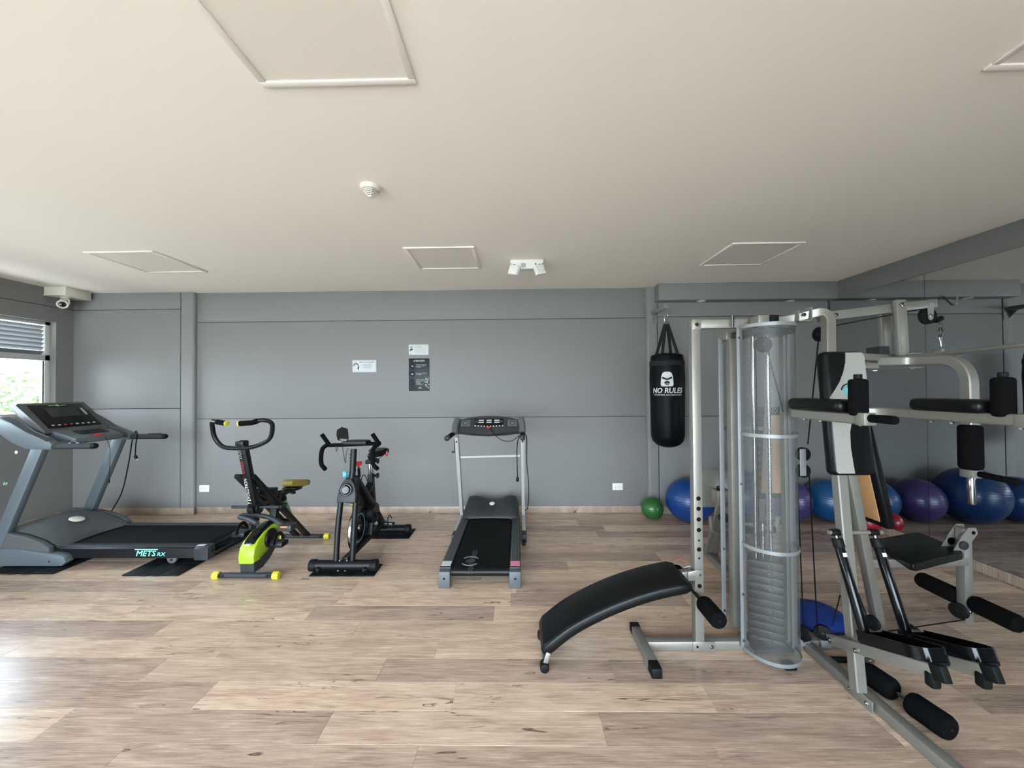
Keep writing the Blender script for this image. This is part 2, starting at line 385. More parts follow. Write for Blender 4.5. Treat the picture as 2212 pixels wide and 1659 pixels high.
# skirting
def skirt(name, a, b): return struct(MB().boxmm(a, b, .004).build(name, M['skirt_side' if name in ('baseboard_left', 'baseboard_right') else 'skirt']))
skirt('baseboard_back', (xa+.002, D-.012, 0), (xb-.002, D+.001, SK))
skirt('baseboard_back_left', (XL, DN-.012, 0), (xa+.014, DN+.001, SK+.004))
skirt('baseboard_back_right', (xb-.014, DN-.012, 0), (XR, DN+.001, SK+.004))
skirt('baseboard_left', (XL, YR, 0), (XL+.014, DN-.012, SK))
skirt('baseboard_right', (XR-.016, YR, 0), (XR, DN-.012, SK))

# left wall with the window band
wlft = struct(MB().boxmm((XL-.2, YR-.2, -.05), (XL, D, 1.22)).boxmm((XL-.2, YR-.2, 2.325), (XL, D, H)).boxmm((XL-.2, 4.445, 1.22), (XL, D, 2.325))
    .boxmm((XL-.2, -.4, 1.22), (XL, .4, 2.325)).boxmm((XL-.2, YR-.2, 1.22), (XL, YR, 2.325)).build('wall_left', M['wall']))
MB().boxmm((XL-.004, YR, 2.497), (XL+.0012, DN, 2.505)).build('wall_joint', M['joint'], wlft)
MB().boxmm((XL-.004, 4.45, 1.62), (XL+.0008, DN, 1.624)).build('wall_joint', M['wall'], wlft)
wn_i = 0
for y0, y1 in ((.4, 4.445), (YR, -.4)):
    wn_i += 1
    w = struct(MB().boxmm((XL-.13, y0, 1.22), (XL-.07, y0+.05, 2.325), .003).boxmm((XL-.13, y1-.05, 1.22), (XL-.07, y1, 2.325), .003)
        .boxmm((XL-.13, y0, 1.22), (XL-.07, y1, 1.265), .003).boxmm((XL-.13, y0, 2.285), (XL-.07, y1, 2.325), .003)
        .boxmm((XL-.13, y0, 1.87), (XL-.07, y1, 1.935), .003).boxmm((XL-.125, (y0+y1)/2-.025, 1.22), (XL-.075, (y0+y1)/2+.025, 2.325), .003)
        .build('window_%d' % wn_i, M['winframe']))
    for a, c in ((y0+.05, (y0+y1)/2-.025), ((y0+y1)/2+.025, y1-.05)):
        MB().boxmm((XL-.103, a, 1.265), (XL-.099, c, 1.87)).build('pane', M['glass'], w)
        MB().tube([(XL-.075, a+.012, 1.27), (XL-.075, a+.012, 1.865)], .006, 6).build('pane_gasket', M['blackmetal'], w)
        MB().tube([(XL-.075, c-.012, 1.27), (XL-.075, c-.012, 1.865)], .006, 6).build('pane_gasket', M['blackmetal'], w)
        for k in range(7):
            z = 1.962 + k*.049
            MB().prism([(-.023, -.024), (.013, .02), (.018, .018), (-.018, -.026)], (XL-.1, a, z), (1, 0, 0), (0, 0, 1), -(c-a)).build('louvre_slat', M['alu'], w)
# right wall: soffit and mirrors
wr = struct(MB().boxmm((XR+.012, YR-.2, -.05), (XR+.2, D+.2, H)).build('wall_right', M['wall']))
ZS = 2.515; YS = 4.478
struct(MB().boxmm((PZ(1424, 611, H).x, YS, ZS), (XR+.02, DN+.01, H), .004).build('trim_1', M['wall']))
struct(MB().boxmm((XR-.014, YR, ZS-.002), (XR+.02, YS, H), .003).build('trim_2', M['wall']))
struct(MB().boxmm((XR-.014, DN-.012, SK), (XR-.001, DN, ZS), .002).build('trim_3', M['joint']))
edges = [DN-.014, 3.545, 2.1, .65, -.8]
labs = ['tall frameless wall mirror panel in the corner reflecting the exercise balls', 'tall frameless wall mirror panel beside the corner one, right edge of the photo',
        'third frameless wall mirror panel counted from the back corner', 'fourth frameless wall mirror panel counted from the back corner']
for k in range(4):
    b = MB().boxmm((XR-.004, edges[k+1]+.0015, SK+.002), (XR+.012, edges[k]-.0015, ZS-.002))
    tag(b.build('wall_mirror', M['mirror'], loc=(XR, (edges[k]+edges[k+1])/2, SK)), labs[k], 'mirror', 'wall mirror panels')
# rear wall, behind the camera: wide glazed doors
wre = struct(MB().boxmm((XL-.2, YR-.2, -.05), (-5.0, YR, H)).boxmm((1.8, YR-.2, -.05), (XR+.3, YR, H)).boxmm((-5.0, YR-.2, 2.4), (1.8, YR, H)).build('wall_rear', M['wall']))
b = MB()
for k in range(7): x = -5.0 + 6.8*k/6; b.boxmm((max(x-.03, -5.0), YR-.13, 0), (min(x+.03, 1.8), YR-.07, 2.4), .003)
b.boxmm((-5.0, YR-.13, 2.34), (1.8, YR-.07, 2.4), .003).boxmm((-5.0, YR-.13, 0), (1.8, YR-.07, .05), .003)
dr = struct(b.build('door_1', M['alu']))
for k in range(6): MB().boxmm((-5.0+6.8*k/6+.03, YR-.102, .05), (-5.0+6.8*(k+1)/6-.03, YR-.098, 2.34)).build('pane', M['glass'], dr)

# outside: pale ground added to bounce warm light indoors, trees beyond the left window
g = MB().boxmm((-80, -60, -.5), (40, 70, -.3)).build('bounce_ground', M['render']); struct(g)
rt = random.Random(11)
def tree(x, y, z0, hh, rad, m, label, n=520):
    t = thing('tree', label, 'tree', (x, y, -.3), 'trees outside the window')
    MB().tube(spline([(x, y, -.3), (x+.1, y, z0*.5), (x, y+.1, z0+hh*.5)], 4), lambda u: .16*(1-.6*u), 8).build('trunk', M['bark'], t)
    b = MB()
    for _ in range(n*4):
        d = V((rt.gauss(0, 1), rt.gauss(0, 1), rt.gauss(0, 1))).normalized()*(.62+.38*rt.random())
        c = V((x+d.x*rad, y+d.y*rad, z0+hh/2+d.z*hh/2)); s = .05+.1*rt.random()
        a = V((rt.gauss(0, 1), rt.gauss(0, 1), rt.gauss(0, .6))).normalized()*s; e = a.cross(V((rt.gauss(0, 1), rt.gauss(0, 1), rt.gauss(0, 1)))).normalized()*s*.6
        b.bm.faces.new([b.bm.verts.new(c+q) for q in (a, e, -a, -e)])
    o = b.build('foliage', m, t, flip=False); o['kind'] = 'stuff'
tree(-13.2, 9.4, -.6, 2.7, 2.2, M['foliage1'], 'leafy dark green tree outside the window, left of the pale one')
tree(-18.0, 14.9, -.8, 2.5, 2.0, M['foliage2'], 'pale yellow green tree outside the window, near its right jamb')
tree(-20.5, 9.8, -.6, 2.2, 2.4, M['foliage2'], 'pale tree outside the window behind the dark green one')

# ================================================================ CEILING FIXTURES
def led_panel(x0, y0, label):
    t = thing('ceiling_light', label, 'light', (x0+.305, y0+.295, H), 'square ceiling panel lights')
    x1, y1 = x0+.61, y0+.59; w = .028; b = MB()
    for a, c in (((x0, y0), (x1, y0+w)), ((x0, y1-w), (x1, y1)), ((x0, y0+w), (x0+w, y1-w)), ((x1-w, y0+w), (x1, y1-w))):
        b.boxmm((a[0], a[1], H-.012), (c[0], c[1], H), .003)
    b.build('frame', M['lampframe'], t)
    MB().boxmm((x0+w, y0+w, H-.006), (x1-w, y1-w, H-.001)).build('diffuser', M['lampface'], t)
led_panel(-.975, 3.24, 'square ceiling panel light left of the emergency light')
led_panel(-3.745, 3.24, 'square ceiling panel light above the black treadmill, left side')
led_panel(1.805, 3.24, 'square ceiling panel light above the punching bag')
led_panel(-1.0, .905, 'largest square ceiling panel light at the top, nearest the viewer')
led_panel(1.785, .895, 'square ceiling panel light cut off at the top right corner')
# smoke detector
c = PZ(800, 403, H); c.z = H
t = thing('smoke_detector', 'round cream smoke detector with black slots on the ceiling', 'smoke detector', c)
MB().lathe([(0, 0), (.058, 0), (.060, -.008), (.056, -.022), (.05, -.026), (.046, -.027)], c, seg=32).build('base', M['cream'], t)
for k in range(5):
    r0_, za = .044-k*.0072, -.029-k*.0068
    MB().lathe([(r0_-.006, za+.001), (r0_, za+.001), (r0_-.0022, za-.0032), (r0_-.0082, za-.0032), (r0_-.006, za+.001)], c, seg=32).build('vent_ring', M['cream'], t)
MB().lathe([(.040, -.024), (.006, -.058)], c, seg=24).build('vent_core', M['skin'], t)
for k in range(4):
    a = math.pi/2*k + .5; d = V((math.cos(a), math.sin(a), 0))
    MB().tube([c+d*.044+V((0, 0, -.03)), c+d*.012+V((0, 0, -.061))], .0022, 6).build('vent_rib', M['cream'], t)
MB().lathe([(0, -.066), (.009, -.066), (.013, -.061), (.012, -.056), (0, -.056)], c, seg=20).build('tip', M['cream'], t)
# emergency light
c = PZ(1138, 562, H); c.z = H
t = thing('emergency_light', 'white twin head emergency light on the ceiling', 'emergency light', c)
MB().prism([(-.155, 0), (.155, 0), (.155, -.03), (.085, -.085), (-.085, -.085), (-.155, -.03)], c+V((0, -.02, 0)), (1, 0, 0), (0, 0, 1), -.09, .004).build('housing', M['white'], t)
MB().boxmm(c+V((-.055, -.0225, -.075)), c+V((-.01, -.0195, -.035))).build('rating_label', M['greyprint'], t)
MB().boxmm(c+V((.075, -.0235, -.05)), c+V((.088, -.0195, -.036))).build('indicator', M['redprint'], t)
for s in (-1, 1):
    hc = c+V((s*.118, -.02, -.1)); R = Matrix.Rotation(s*.55, 3, 'Z') @ Matrix.Rotation(-.12, 3, 'X') @ Matrix.Rotation(s*-.25, 3, 'Y')
    h = MB().box(hc, (.105, .05, .095), .012, R).build('lamp_head', M['white'], t)
    MB().cyl(c+V((s*.12, .02, -.03)), hc+V((0, 0, .045)), .012, 12).build('swivel', M['charcoal'], t)
    for ix in range(4):
        for iz in range(3):
            p = hc + R @ V((-.036+ix*.024, -.0255, -.028+iz*.028))
            MB().lathe([(0, .003), (.006, .002), (.009, 0), (0, 0)], p, R @ V((0, -1, 0)), 8).build('lens', M['lampface'], h)
# downlights in the soffit
for k, px in enumerate((1515, 1706)):
    p = PZ(px, 650, ZS); p.z = ZS
    t = tag(MB().lathe([(0, -.002), (.034, -.002), (.036, -.006), (.044, -.006), (.048, 0), (0, 0)], p, seg=24).build('downlight', M['lampface'], loc=p),
        'small round downlight under the soffit %s' % ('near the punching bag' if k == 0 else 'above the tall mesh weight guard'), 'downlight', 'soffit downlights')
# camera with its box
c = PX(175, 640, XL+.25)
cy = PZ(180, 629, H); bx, by = cy.x, cy.y
p0 = PZ(177, 629, H)
t = thing('security_camera', 'white security camera hanging from a ceiling box in the corner', 'camera', (XL+.13, 4.45, H))
MB().boxmm((XL+.005, 4.32, H-.085), (XL+.26, 4.59, H), .004).build('junction_box', M['cream'], t)
MB().boxmm((XL+.002, 4.315, H-.098), (XL+.264, 4.594, H-.085), .003).build('box_lid', M['cream'], t)
MB().lathe([(0, 0), (.04, 0), (.04, -.012), (.018, -.02), (.018, -.05), (0, -.05)], (XL+.13, 4.43, H-.098), seg=20).build('mount', M['cream'], t)
cc = V((XL+.13, 4.40, H-.185)); ax = (V((0, 0, 1.5))-cc).normalized()
ca = MB().lathe([(0, -.06), (.04, -.06), (.05, -.045), (.05, .045), (.046, .05), (.036, .05), (.034, .035), (0, .035)], cc, ax, 24).build('camera_body', M['cream'], t)
MB().lathe([(0, .04), (.02, .038), (.034, .034)], cc, ax, 20).build('lens', M['skin'], ca)
MB().tube(fillet([cc+V((-.055, .02, .0)), cc+V((-.055, .02, .06)), cc+V((0, .02, .075)), cc+V((.055, .02, .06)), cc+V((.055, .02, 0))], .03), .008, 8).build('yoke', M['cream'], t)
# outlets
for k, (px, py) in enumerate(((442, 1055), (1334, 1051))):
    p = PY(px, py, D)
    t = thing('wall_outlet', ('white double outlet low on the wall beside the left pilaster' if k == 0 else 'white double outlet low on the wall left of the green ball'), 'outlet', p, 'double wall outlets')
    MB().box(p+V((0, -.004, 0)), (.124, .008, .082), .003).build('cover_plate', M['white'], t)
    for s in (-1, 1):
        MB().box(p+V((s*.021, -.009, 0)), (.034, .003, .03), .002).build('socket', M['white'], t)
        for q in (-1, 1): MB().box(p+V((s*.021-.004, -.0106, q*.006)), (.01, .001, .0025)).build('slot', M['blackmetal'], t)
# wall signs
def sign(name, label, x0, y0, x1, y1, m, th=.004):
    a, b = PY(x0, y0, D), PY(x1, y1, D); c = V(((a.x+b.x)/2, D, (a.z+b.z)/2))
    t = thing(name, label, 'sign', c)
    MB().boxmm((a.x, D-th, b.z), (b.x, D, a.z), .0008).build('board', m, t); return t, a, b
def sgx(t, a, b, th, u, v): return V((a.x+(b.x-a.x)*u, D-th, a.z+(b.z-a.z)*v))
EX, EZ = (1, 0, 0), (0, 0, 1)
t, a, b = sign('notice_sign', 'small white notice with a breathing head drawing, silver edge, left of the poster', 761, 777.5, 814, 804.5, M['greyprint'], .006)
MB().boxmm((a.x+.009, D-.0075, b.z+.009), (b.x-.009, D-.006, a.z-.009)).build('face', M['paper'], t)
S = lambda u, v: sgx(t, a, b, .0077, u, v)
text('heading', 'Respira con tranquilidad', M['darkprint'], t, S(.61, .185), EX, EZ, .0185, xs=1.02, bold=.02)
for k, s in enumerate(('Este espacio es 100% libre', 'de humo de tabaco y', 'productos similares por ser', 'considerado saludable')): text('line', s, M['darkprint'], t, S(.63, .35+k*.095), EX, EZ, .0112, bold=.01)
for k, s in enumerate(('Ley 1335 de 2009', 'Resolución 1956 de 2008')): text('line', s, M['greyprint'], t, S(.62, .77+k*.085), EX, EZ, .0085)
MB().prism([(math.cos(q)*(.034-.012*k), math.sin(q)*(.034-.012*k)) for k, rng_ in ((0, range(0, 9)), (1, range(8, -1, -1))) for q in [math.pi*(1.0-j/8*.95) for j in rng_]],
    S(.16, .48), EX, EZ, .0004).build('head_drawing', M['darkprint'], t)
MB().prism([(.0, .0), (.013, .004), (.02, -.012), (.016, -.02), (.012, -.044), (.004, -.036), (-.003, -.026), (.004, -.012)], S(.225, .52), EX, EZ, .0004).build('neck_drawing', M['darkprint'], t)
MB().prism([(-.016, 0), (.016, 0), (.014, .007), (.004, .01), (-.006, .006)], S(.14, .22), EX, EZ, .0004).build('logo', M['greyprint'], t)
t, a, b = sign('notice_sign', 'small white notice with green corners and a camera drawing, above the dark poster', 883, 744.5, 926, 766.5, M['paper'], .004)
S = lambda u, v: sgx(t, a, b, .0042, u, v)
W_, H_ = b.x-a.x, a.z-b.z
MB().prism([(0, 0), (-.055, 0), (-.03, -.022), (0, -.02)], S(1, 0), EX, EZ, -.0004).build('corner_print', M['leaf'], t)
MB().prism([(0, 0), (.05, 0), (.03, .018), (0, .016)], S(0, 1), EX, EZ, .0004).build('corner_print', M['leaf'], t)
MB().prism([(-.02, -.004), (.02, -.004), (.018, .006), (-.018, .004)], S(.13, .24), EX, EZ, .0004).build('logo', M['darkprint'], t)
MB().prism([(-.01, 0), (.01, 0), (.008, .012), (-.006, .012)], S(.19, .18), EX, EZ, .0004).build('logo_mark', M['leaf'], t)
for k, s in enumerate(('AVISO DE', 'VIDEOVIGILANCIA')): text('heading', s, M['darkprint'], t, S(.5, .13+k*.12), EX, EZ, .0125)
for k in range(5): MB().box(S(.6-.02*(k % 2), .42+k*.105)+V((0, -.0002, 0)), (W_*(.6-.1*(k % 2)), .0004, .0045)).build('text_line', M['greyprint'], t)
MB().prism([(-.024, .004), (.008, .016), (.018, .0), (.012, -.01), (-.004, -.008), (-.014, -.018), (-.026, -.02), (-.022, -.01), (-.012, -.006)], S(.14, .48), EX, EZ, .0004).build('camera_drawing', M['blackmetal'], t)
t, a, b = sign('poster', 'dark teal poster headed ATENCIÓN on the grey wall', 883, 774.5, 928, 844.5, M['navy'], .005)
S = lambda u, v: sgx(t, a, b, .0052, u, v)
text('heading', 'ATENCIÓN', M['print'], t, S(.5, .075), EX, EZ, .027, bold=.02)
for v0, ls in ((.19, ('Limpia las colchonetas', 'y máquinas después', 'de usarlas.')), (.455, ('Deja los implementos', 'en su lugar.')), (.65, ('La reproducción de', 'audio sin audífonos', 'NO está', 'permitida.', 'Usa audífonos.'))):
    for k, s in enumerate(ls): text('line', s, M['print'], t, S(.35, v0+k*.037), EX, EZ, .0148, align='LEFT', xs=.98)
for k, v in enumerate((.235, .48, .72)):
    p = S(.17, v); MB().tube([p+V((math.cos(q)*.026, 0, math.sin(q)*.026)) for q in [2*math.pi*j/24 for j in range(24)]], .0028, 4, True).build('icon', M['skin'], t)
    if k == 2: MB().tube([p+V((-.018, 0, .018)), p+V((.018, 0, -.018))], .0028, 4).build('icon_bar', M['skin'], t)
    else: MB().box(p, (.02, .0006, .012), 0, Matrix.Rotation(.5, 3, 'Y')).build('icon_bar', M['skin'], t)
for k in range(9): 
    q = math.pi*k/8; MB().prism([(-.004, .008), (0, .022), (.004, .008)], S(.55, .925), V((math.sin(q), 0, -math.cos(q))), V((math.cos(q), 0, math.sin(q))), .0004).build('logo_leaf', M['leaf'], t)
rl = random.Random(4)
for k in range(16):
    u, v = .8+rl.random()*.18, .58+rl.random()*.38; an = rl.random()*1.6-.3; l = .016+rl.random()*.016
    MB().prism([(-.004, 0), (0, -l/2), (.004, 0), (0, l/2)], S(u, v), V((math.cos(an), 0, math.sin(an))), V((-math.sin(an), 0, math.cos(an))), .0004).build('leaf_print', M['print'] if k % 2 else M['leaf'], t)
# ================================================================ EXERCISE BALLS
def ball(name, m, c, r, label, sq=1., tilt=(0, 0, 0)):
    prof = [(r*math.sin(math.pi*k/28), -r*math.cos(math.pi*k/28)) for k in range(29)]; prof[0] = (0, -r); prof[-1] = (0, r)
    b = MB(); b.lathe(prof, (0, 0, 0), seg=44)
    R = Matrix.Rotation(tilt[0], 3, 'X') @ Matrix.Rotation(tilt[1], 3, 'Y')
    for v in b.bm.verts: v.co = V((v.co.x, v.co.y, v.co.z))
    for v in b.bm.verts: v.co.x *= 1+(1-sq)*.5; v.co.y *= 1+(1-sq)*.5; v.co.z *= sq
    zm = -r*sq
    o = b.build(name, m); o.location = (c[0], c[1], r*sq)
    # valve plug
    t = MB().lathe([(0, .003), (.008, .003), (.012, 0), (0, 0)], (0, 0, 0), (0, 0, 1), 12).mesh('valve', M['charcoal'])
    vv = bpy.data.objects.new('valve_plug', t); col.objects.link(vv); vv.parent = o
    d = V((.75, .35, .55)).normalized(); vv.location = (d.x*r*(1+(1-sq)*.5), d.y*r*(1+(1-sq)*.5), d.z*r*sq); vv.rotation_euler = d.to_track_quat('Z', 'Y').to_euler()
    return tag(o, label, 'ball', 'exercise balls along the back wall')
ball('exercise_ball', M['ball_green'], (1.52, 4.44), .122, 'small green exercise ball beside the pilaster')
ball('exercise_ball', M['ball_blue'], (1.905, 4.345), .250, 'blue exercise ball with ribs right of the green ball', .97)
ball('exercise_ball', M['ball_navy'], (2.455, 4.305), .298, 'largest blue exercise ball behind the mesh weight guard', 1.0)
ball('exercise_ball', M['ball_purple'], (2.985, 4.355), .236, 'purple exercise ball right of the mesh weight guard', .99)
ball('exercise_ball', M['ball_teal'], (3.452, 4.37), .230, 'teal blue exercise ball in the corner at the mirror', .99)
ball('exercise_ball', M['ball_red'], (3.583, 4.03), .102, 'small red exercise ball on the floor against the mirror')
# ================================================================ PUNCHING BAG
by_ = 4.26
bc = PY(1441, 860, by_)
ztop = PY(1441, 764, by_).z; zsh = PY(1441, 768, by_).z; zbot = PY(1441, 966, by_).z; R_ = .178
t = thing('wall_bracket', 'grey wall bracket arm holding the punching bag', 'bracket', (1.62, DN, 2.36))
wp = PY(1412, 671, DN); tip = PY(1438, 662, by_); wp = V((tip.x-.02, DN, tip.z+.0))
MB().box(wp+V((0, -.004, 0)), (.11, .01, .26), .002).build('wall_plate', M['wall'], t)
MB().cyl(wp, tip+V((0, -.03, 0)), .026, 20, .002).build('arm', M['wall'], t)
MB().prism([(0, .02), (.14, .02), (0, -.12)], wp+V((-.003, 0, 0)), (0, -1, 0), (0, 0, 1), .006).build('gusset', M['wall'], t)
MB().tube([tip+V((0, -.005+.014*math.cos(q), -.03+.02*math.sin(q))) for q in [2*math.pi*k/14 for k in range(14)]], .004, 6, True).build('eye', M['wall'], t)
t = thing('punching_bag', 'black punching bag with white gorilla emblem hanging on straps', 'punching bag', (tip.x, by_, zbot))
cx = tip.x+.005
prof = [(0, zbot), (.06, zbot+.006), (.12, zbot+.028), (.158, zbot+.07), (R_-.004, zbot+.13), (R_-.002, zbot+.3), (R_, zbot+.55), (R_+.006, zbot+.75), (R_, zsh-.115), (R_-.004, zsh-.06), (.166, zsh-.0), (.12, zsh+.018), (.02, zsh+.026), (0, zsh+.026)]
MB().lathe(prof, (cx, by_, 0), seg=40).build('bag_body', M['bagvinyl'], t, sharp=50)
MB().lathe([(R_-.002, zsh-.115), (R_+.004, zsh-.115), (R_+.002, zsh-.065), (R_-.008, zsh-.065), (R_-.002, zsh-.115)], (cx, by_, 0), seg=40).build('seam_band', M['strap'], t)
kz = PY(1440, 700, by_).z
for s in (-1, 1):
    for q in (-1, 1):
        a0 = V((cx+s*.082, by_+q*.09, zsh+.012)); a1 = V((cx+s*.012, by_+q*.006, kz))
        MB().beam(a0, a1, .034, .004, (0, 1, 0), .001).build('strap', M['strap'], t)
        MB().beam(V((cx+s*.084, by_+q*.148, zsh-.11)), a0, .034, .005, (0, 1, 0), .001).build('strap', M['strap'], t)
MB().tube(fillet([(cx-.017, by_, kz+.02), (cx-.024, by_, kz+.07), (cx-.004, by_, kz+.115), (cx+.018, by_, kz+.1), (cx+.02, by_, kz+.02), (cx+.0, by_, kz+.01)], .012)[:-1], .0045, 8, True).build('carabiner', M['chrome'], t)
for s in (-1, 1): MB().tube([V((cx+s*.012+.014*math.cos(q), by_+s*.004, kz+.012+.014*math.sin(q))) for q in [2*math.pi*k/14 for k in range(14)]], .0035, 6, True).build('ring', M['chrome'], t)
def wrap(o):      # lay flat print onto the bag's round front
    for v in o.data.vertices:
        w = v.co + ORIG[o.name]; dx = w.x-cx; an = dx/R_-math.atan2(cx, by_); k = R_+.0075+(by_-R_-w.y)*1.0
        v.co = V((cx+k*math.sin(an), by_-k*math.cos(an), w.z)) - ORIG[o.name]
    return o
fy = by_-R_
ec = PY(1440, 818, fy); 
zt, zb_ = PY(1440, 803, fy).z, PY(1440, 834.5, fy).z
hw = .062; hh = (zt-zb_)/2; zc = (zt+zb_)/2
pts = [(-hw, -hh+.02), (-hw*.9, hh*.35), (-hw*.72, hh*.8), (-hw*.4, hh), (hw*.4, hh), (hw*.72, hh*.8), (hw*.9, hh*.35), (hw, -hh+.02), (hw*.85, -hh), (-hw*.85, -hh)]
def flat(name, pts, m, x, z, lift):
    b = MB(); n = 9; xs = [p[0] for p in pts]
    b.prism(pts, (x, fy-lift, z), (1, 0, 0), (0, 0, 1), .0006)
    bmesh.ops.triangulate(b.bm, faces=b.bm.faces[:]); bmesh.ops.subdivide_edges(b.bm, edges=b.bm.edges[:], cuts=2, use_grid_fill=True)
    return wrap(b.build(name, m, t))
flat('emblem', pts, M['print'], cx, zc, .0)
for s in (-1, 1): flat('emblem_brow', [(s*-.002, -.018), (s*.03, -.004), (s*.05, .004), (s*.044, .024), (s*.016, .008), (s*-.002, .0)], M['strap'], cx, zc+.004, .003)
flat('emblem_muzzle', [(-.018, -.024), (-.026, -.036), (-.022, -.05), (-.01, -.06), (.01, -.06), (.022, -.05), (.026, -.036), (.018, -.024), (.008, -.02), (-.008, -.02)], M['strap'], cx, zc, .0025)
flat('emblem_mouth', [(-.014, -.046), (.014, -.046), (.012, -.05), (-.012, -.05)], M['print'], cx, zc, .004)
z_ = PY(1440, 844, fy).z; wrap(text('lettering', 'NO RULES', M['print'], t, (cx+.002, fy, z_), EX, EZ, .076, shear=.15, xs=.9, bold=.025))
z_ = PY(1440, 853, fy).z; wrap(text('lettering', 'TRAINING ACCESSORIES', M['print'], t, (cx+.002, fy, z_), EX, EZ, .026, shear=.1, xs=1.02))
# ================================================================ RUBBER FLOOR MATS
def floor_mat(name, label, x0, y0, x1, y1, n, th=.012, cross=()):
    t = thing(name, label, 'mat', ((x0+x1)/2, (y0+y1)/2, 0), 'black rubber floor mats')
    MB().boxmm((x0+.004, y0+.004, .0003), (x1-.004, y1-.004, th*.6)).build('mat_base', M['rubber'], t)
    ys = [y0] + list(cross) + [y1]
    for i in range(n):
        a, c = x0+(x1-x0)*i/n, x0+(x1-x0)*(i+1)/n
        for j in range(len(ys)-1):
            if j == 0 and n == 3 and i == 1:
                mx_ = (a+c)/2; r = .028
                poly = [(a+.002, ys[0]), (mx_-r, ys[0])] + [(mx_-r*math.cos(math.pi*k/8), ys[0]+r*math.sin(math.pi*k/8)) for k in range(1, 8)] + [(mx_+r, ys[0]), (c-.002, ys[0]), (c-.002, ys[1]-.002), (a+.002, ys[1]-.002)]
                MB().prism(poly, (0, 0, .0004), (1, 0, 0), (0, 1, 0), th).build('mat_tile', M['rubber'], t)
            else: MB().boxmm((a+.002, ys[j]+.002, .0004), (c-.002, ys[j+1]-.002, th), .002).build('mat_tile', M['rubber'], t)
floor_mat('rubber_mat', 'ribbed black rubber mat under the rear wheels of the black treadmill', -3.235, 3.09, -2.77, 4.15, 3, cross=(3.3, 3.72))
floor_mat('rubber_mat', 'ribbed black rubber mat under the front foot of the black treadmill, left edge', -4.42, 3.12, -3.84, 4.15, 3, cross=(3.3, 3.72))
floor_mat('rubber_mat', 'thin black mat under the front stabilizer of the black spin bike', -1.7, 3.085, -1.17, 3.3, 3, .008)
floor_mat('rubber_mat', 'thin black mat under the rear stabilizer of the black spin bike', -1.63, 3.86, -1.11, 4.13, 3, .008)
MT = .0125
# ================================================================ LARGE TREADMILL (left)
t = thing('treadmill', 'large grey and black treadmill with wide console under the window', 'treadmill', (-3.7, 3.6, 0))
yn, yf = 3.285, 3.90; xr_, xh = -2.80, -3.97
# deck tilts a little: higher at the motor end
def dz(x): return .005*(x-xr_)/(xh-xr_)
MB().boxmm((xh-.35, yn+.07, .075), (xr_+.09, yf-.07, .135), .004).build('deck', M['blackmetal'], t)
be = MB(); be.sqtube(fillet([(xh-.1, 3.5925, .149), (xr_+.045, 3.5925, .149), (xr_+.085, 3.5925, .12), (xr_+.045, 3.5925, .085), (xh-.1, 3.5925, .085)], .028), .44, .004, (0, 0, 1), .001); be.build('running_belt', M['belt'], t)
MB().cyl((xr_+.045, yn+.06, .115), (xr_+.045, yf-.06, .115), .03, 20).build('rear_roller', M['blackmetal'], t)
MB().cyl((xr_+.105, yn+.03, .075), (xr_+.105, yf-.03, .075), .016, 12).build('rear_bar', M['charcoal'], t)
for k, (ya, yb) in enumerate(((yn, yn+.085), (yf-.085, yf))):
    yo = ya if k == 0 else yb; yi = yb if k == 0 else ya
    s = 1 if k == 0 else -1
    rail = MB().prism([(0, .062), (0, .142), (.014*s, .155), ((yi-yo), .155), ((yi-yo), .062)], (xh-.1, yo, 0), (0, 1, 0), (0, 0, 1), (xr_+.0)-(xh-.1), .003).build('side_rail', M['blackmetal'], t)
    MB().boxmm((xh-.05, min(yo+.012*s, yi-.008*s), .154), (xr_, max(yo+.012*s, yi-.008*s), .1595), .002).build('foot_strip', M['charcoal'], t)
    cap = MB().prism([(0, .045), (0, .14), (.02*s, .16), ((yi-yo), .16), ((yi-yo), .045)], (xr_-.005, yo-.004*s, 0), (0, 1, 0), (0, 0, 1), .125, .008).build('end_cap', M['charcoal'], t)
    MB().cyl((xr_+.118, (yo+yi)/2, .11), (xr_+.124, (yo+yi)/2, .11), .008, 10).build('bolt', M['skin'], cap)
    if k == 0:
        MB().boxmm((xr_+.0, yo+.02, .158), (xr_+.07, yo+.05, .1612)).build('sticker', M['print'], cap)
        text('lettering', 'METS', M['mint'], t, PY(314, 1196, yn-.001), EX, EZ, .068, shear=.25, xs=1.08, bold=.015)
        text('lettering', 'RX', M['mint'], t, PY(347, 1197.5, yn-.001), EX, EZ, .044, shear=.25, xs=1.25, bold=.01)
        a_, b_2 = PY(291, 1187.3, yn-.001), PY(341, 1187.3, yn-.001)
        MB().boxmm((a_.x, yn-.0018, a_.z-.002), (b_2.x, yn-.0004, a_.z+.004)).build('lettering_bar', M['mint'], t)
    else:
        MB().boxmm((xr_+.0, yo-.05, .158), (xr_+.06, yo-.02, .1612)).build('sticker', M['orange'], cap)
    wx = PY(370, 1210, yn).x
    w = MB().prism([(-.042, .085), (.042, .085), (.042, .045)] + [(.042*math.cos(q), .04+.038*math.sin(q)-.0) for q in [-math.pi*j/8 for j in range(1, 8)]] + [(-.042, .045)], (wx, yo+(.002 if k == 0 else -.028), MT), (1, 0, 0), (0, 0, 1), -.026, .003).build('wheel_bracket', M['greyplast'], t)
    MB().cyl((wx, yo-.004*s, .035+MT), (wx, yo+.002*s, .035+MT), .008, 10).build('axle', M['blackmetal'], w)
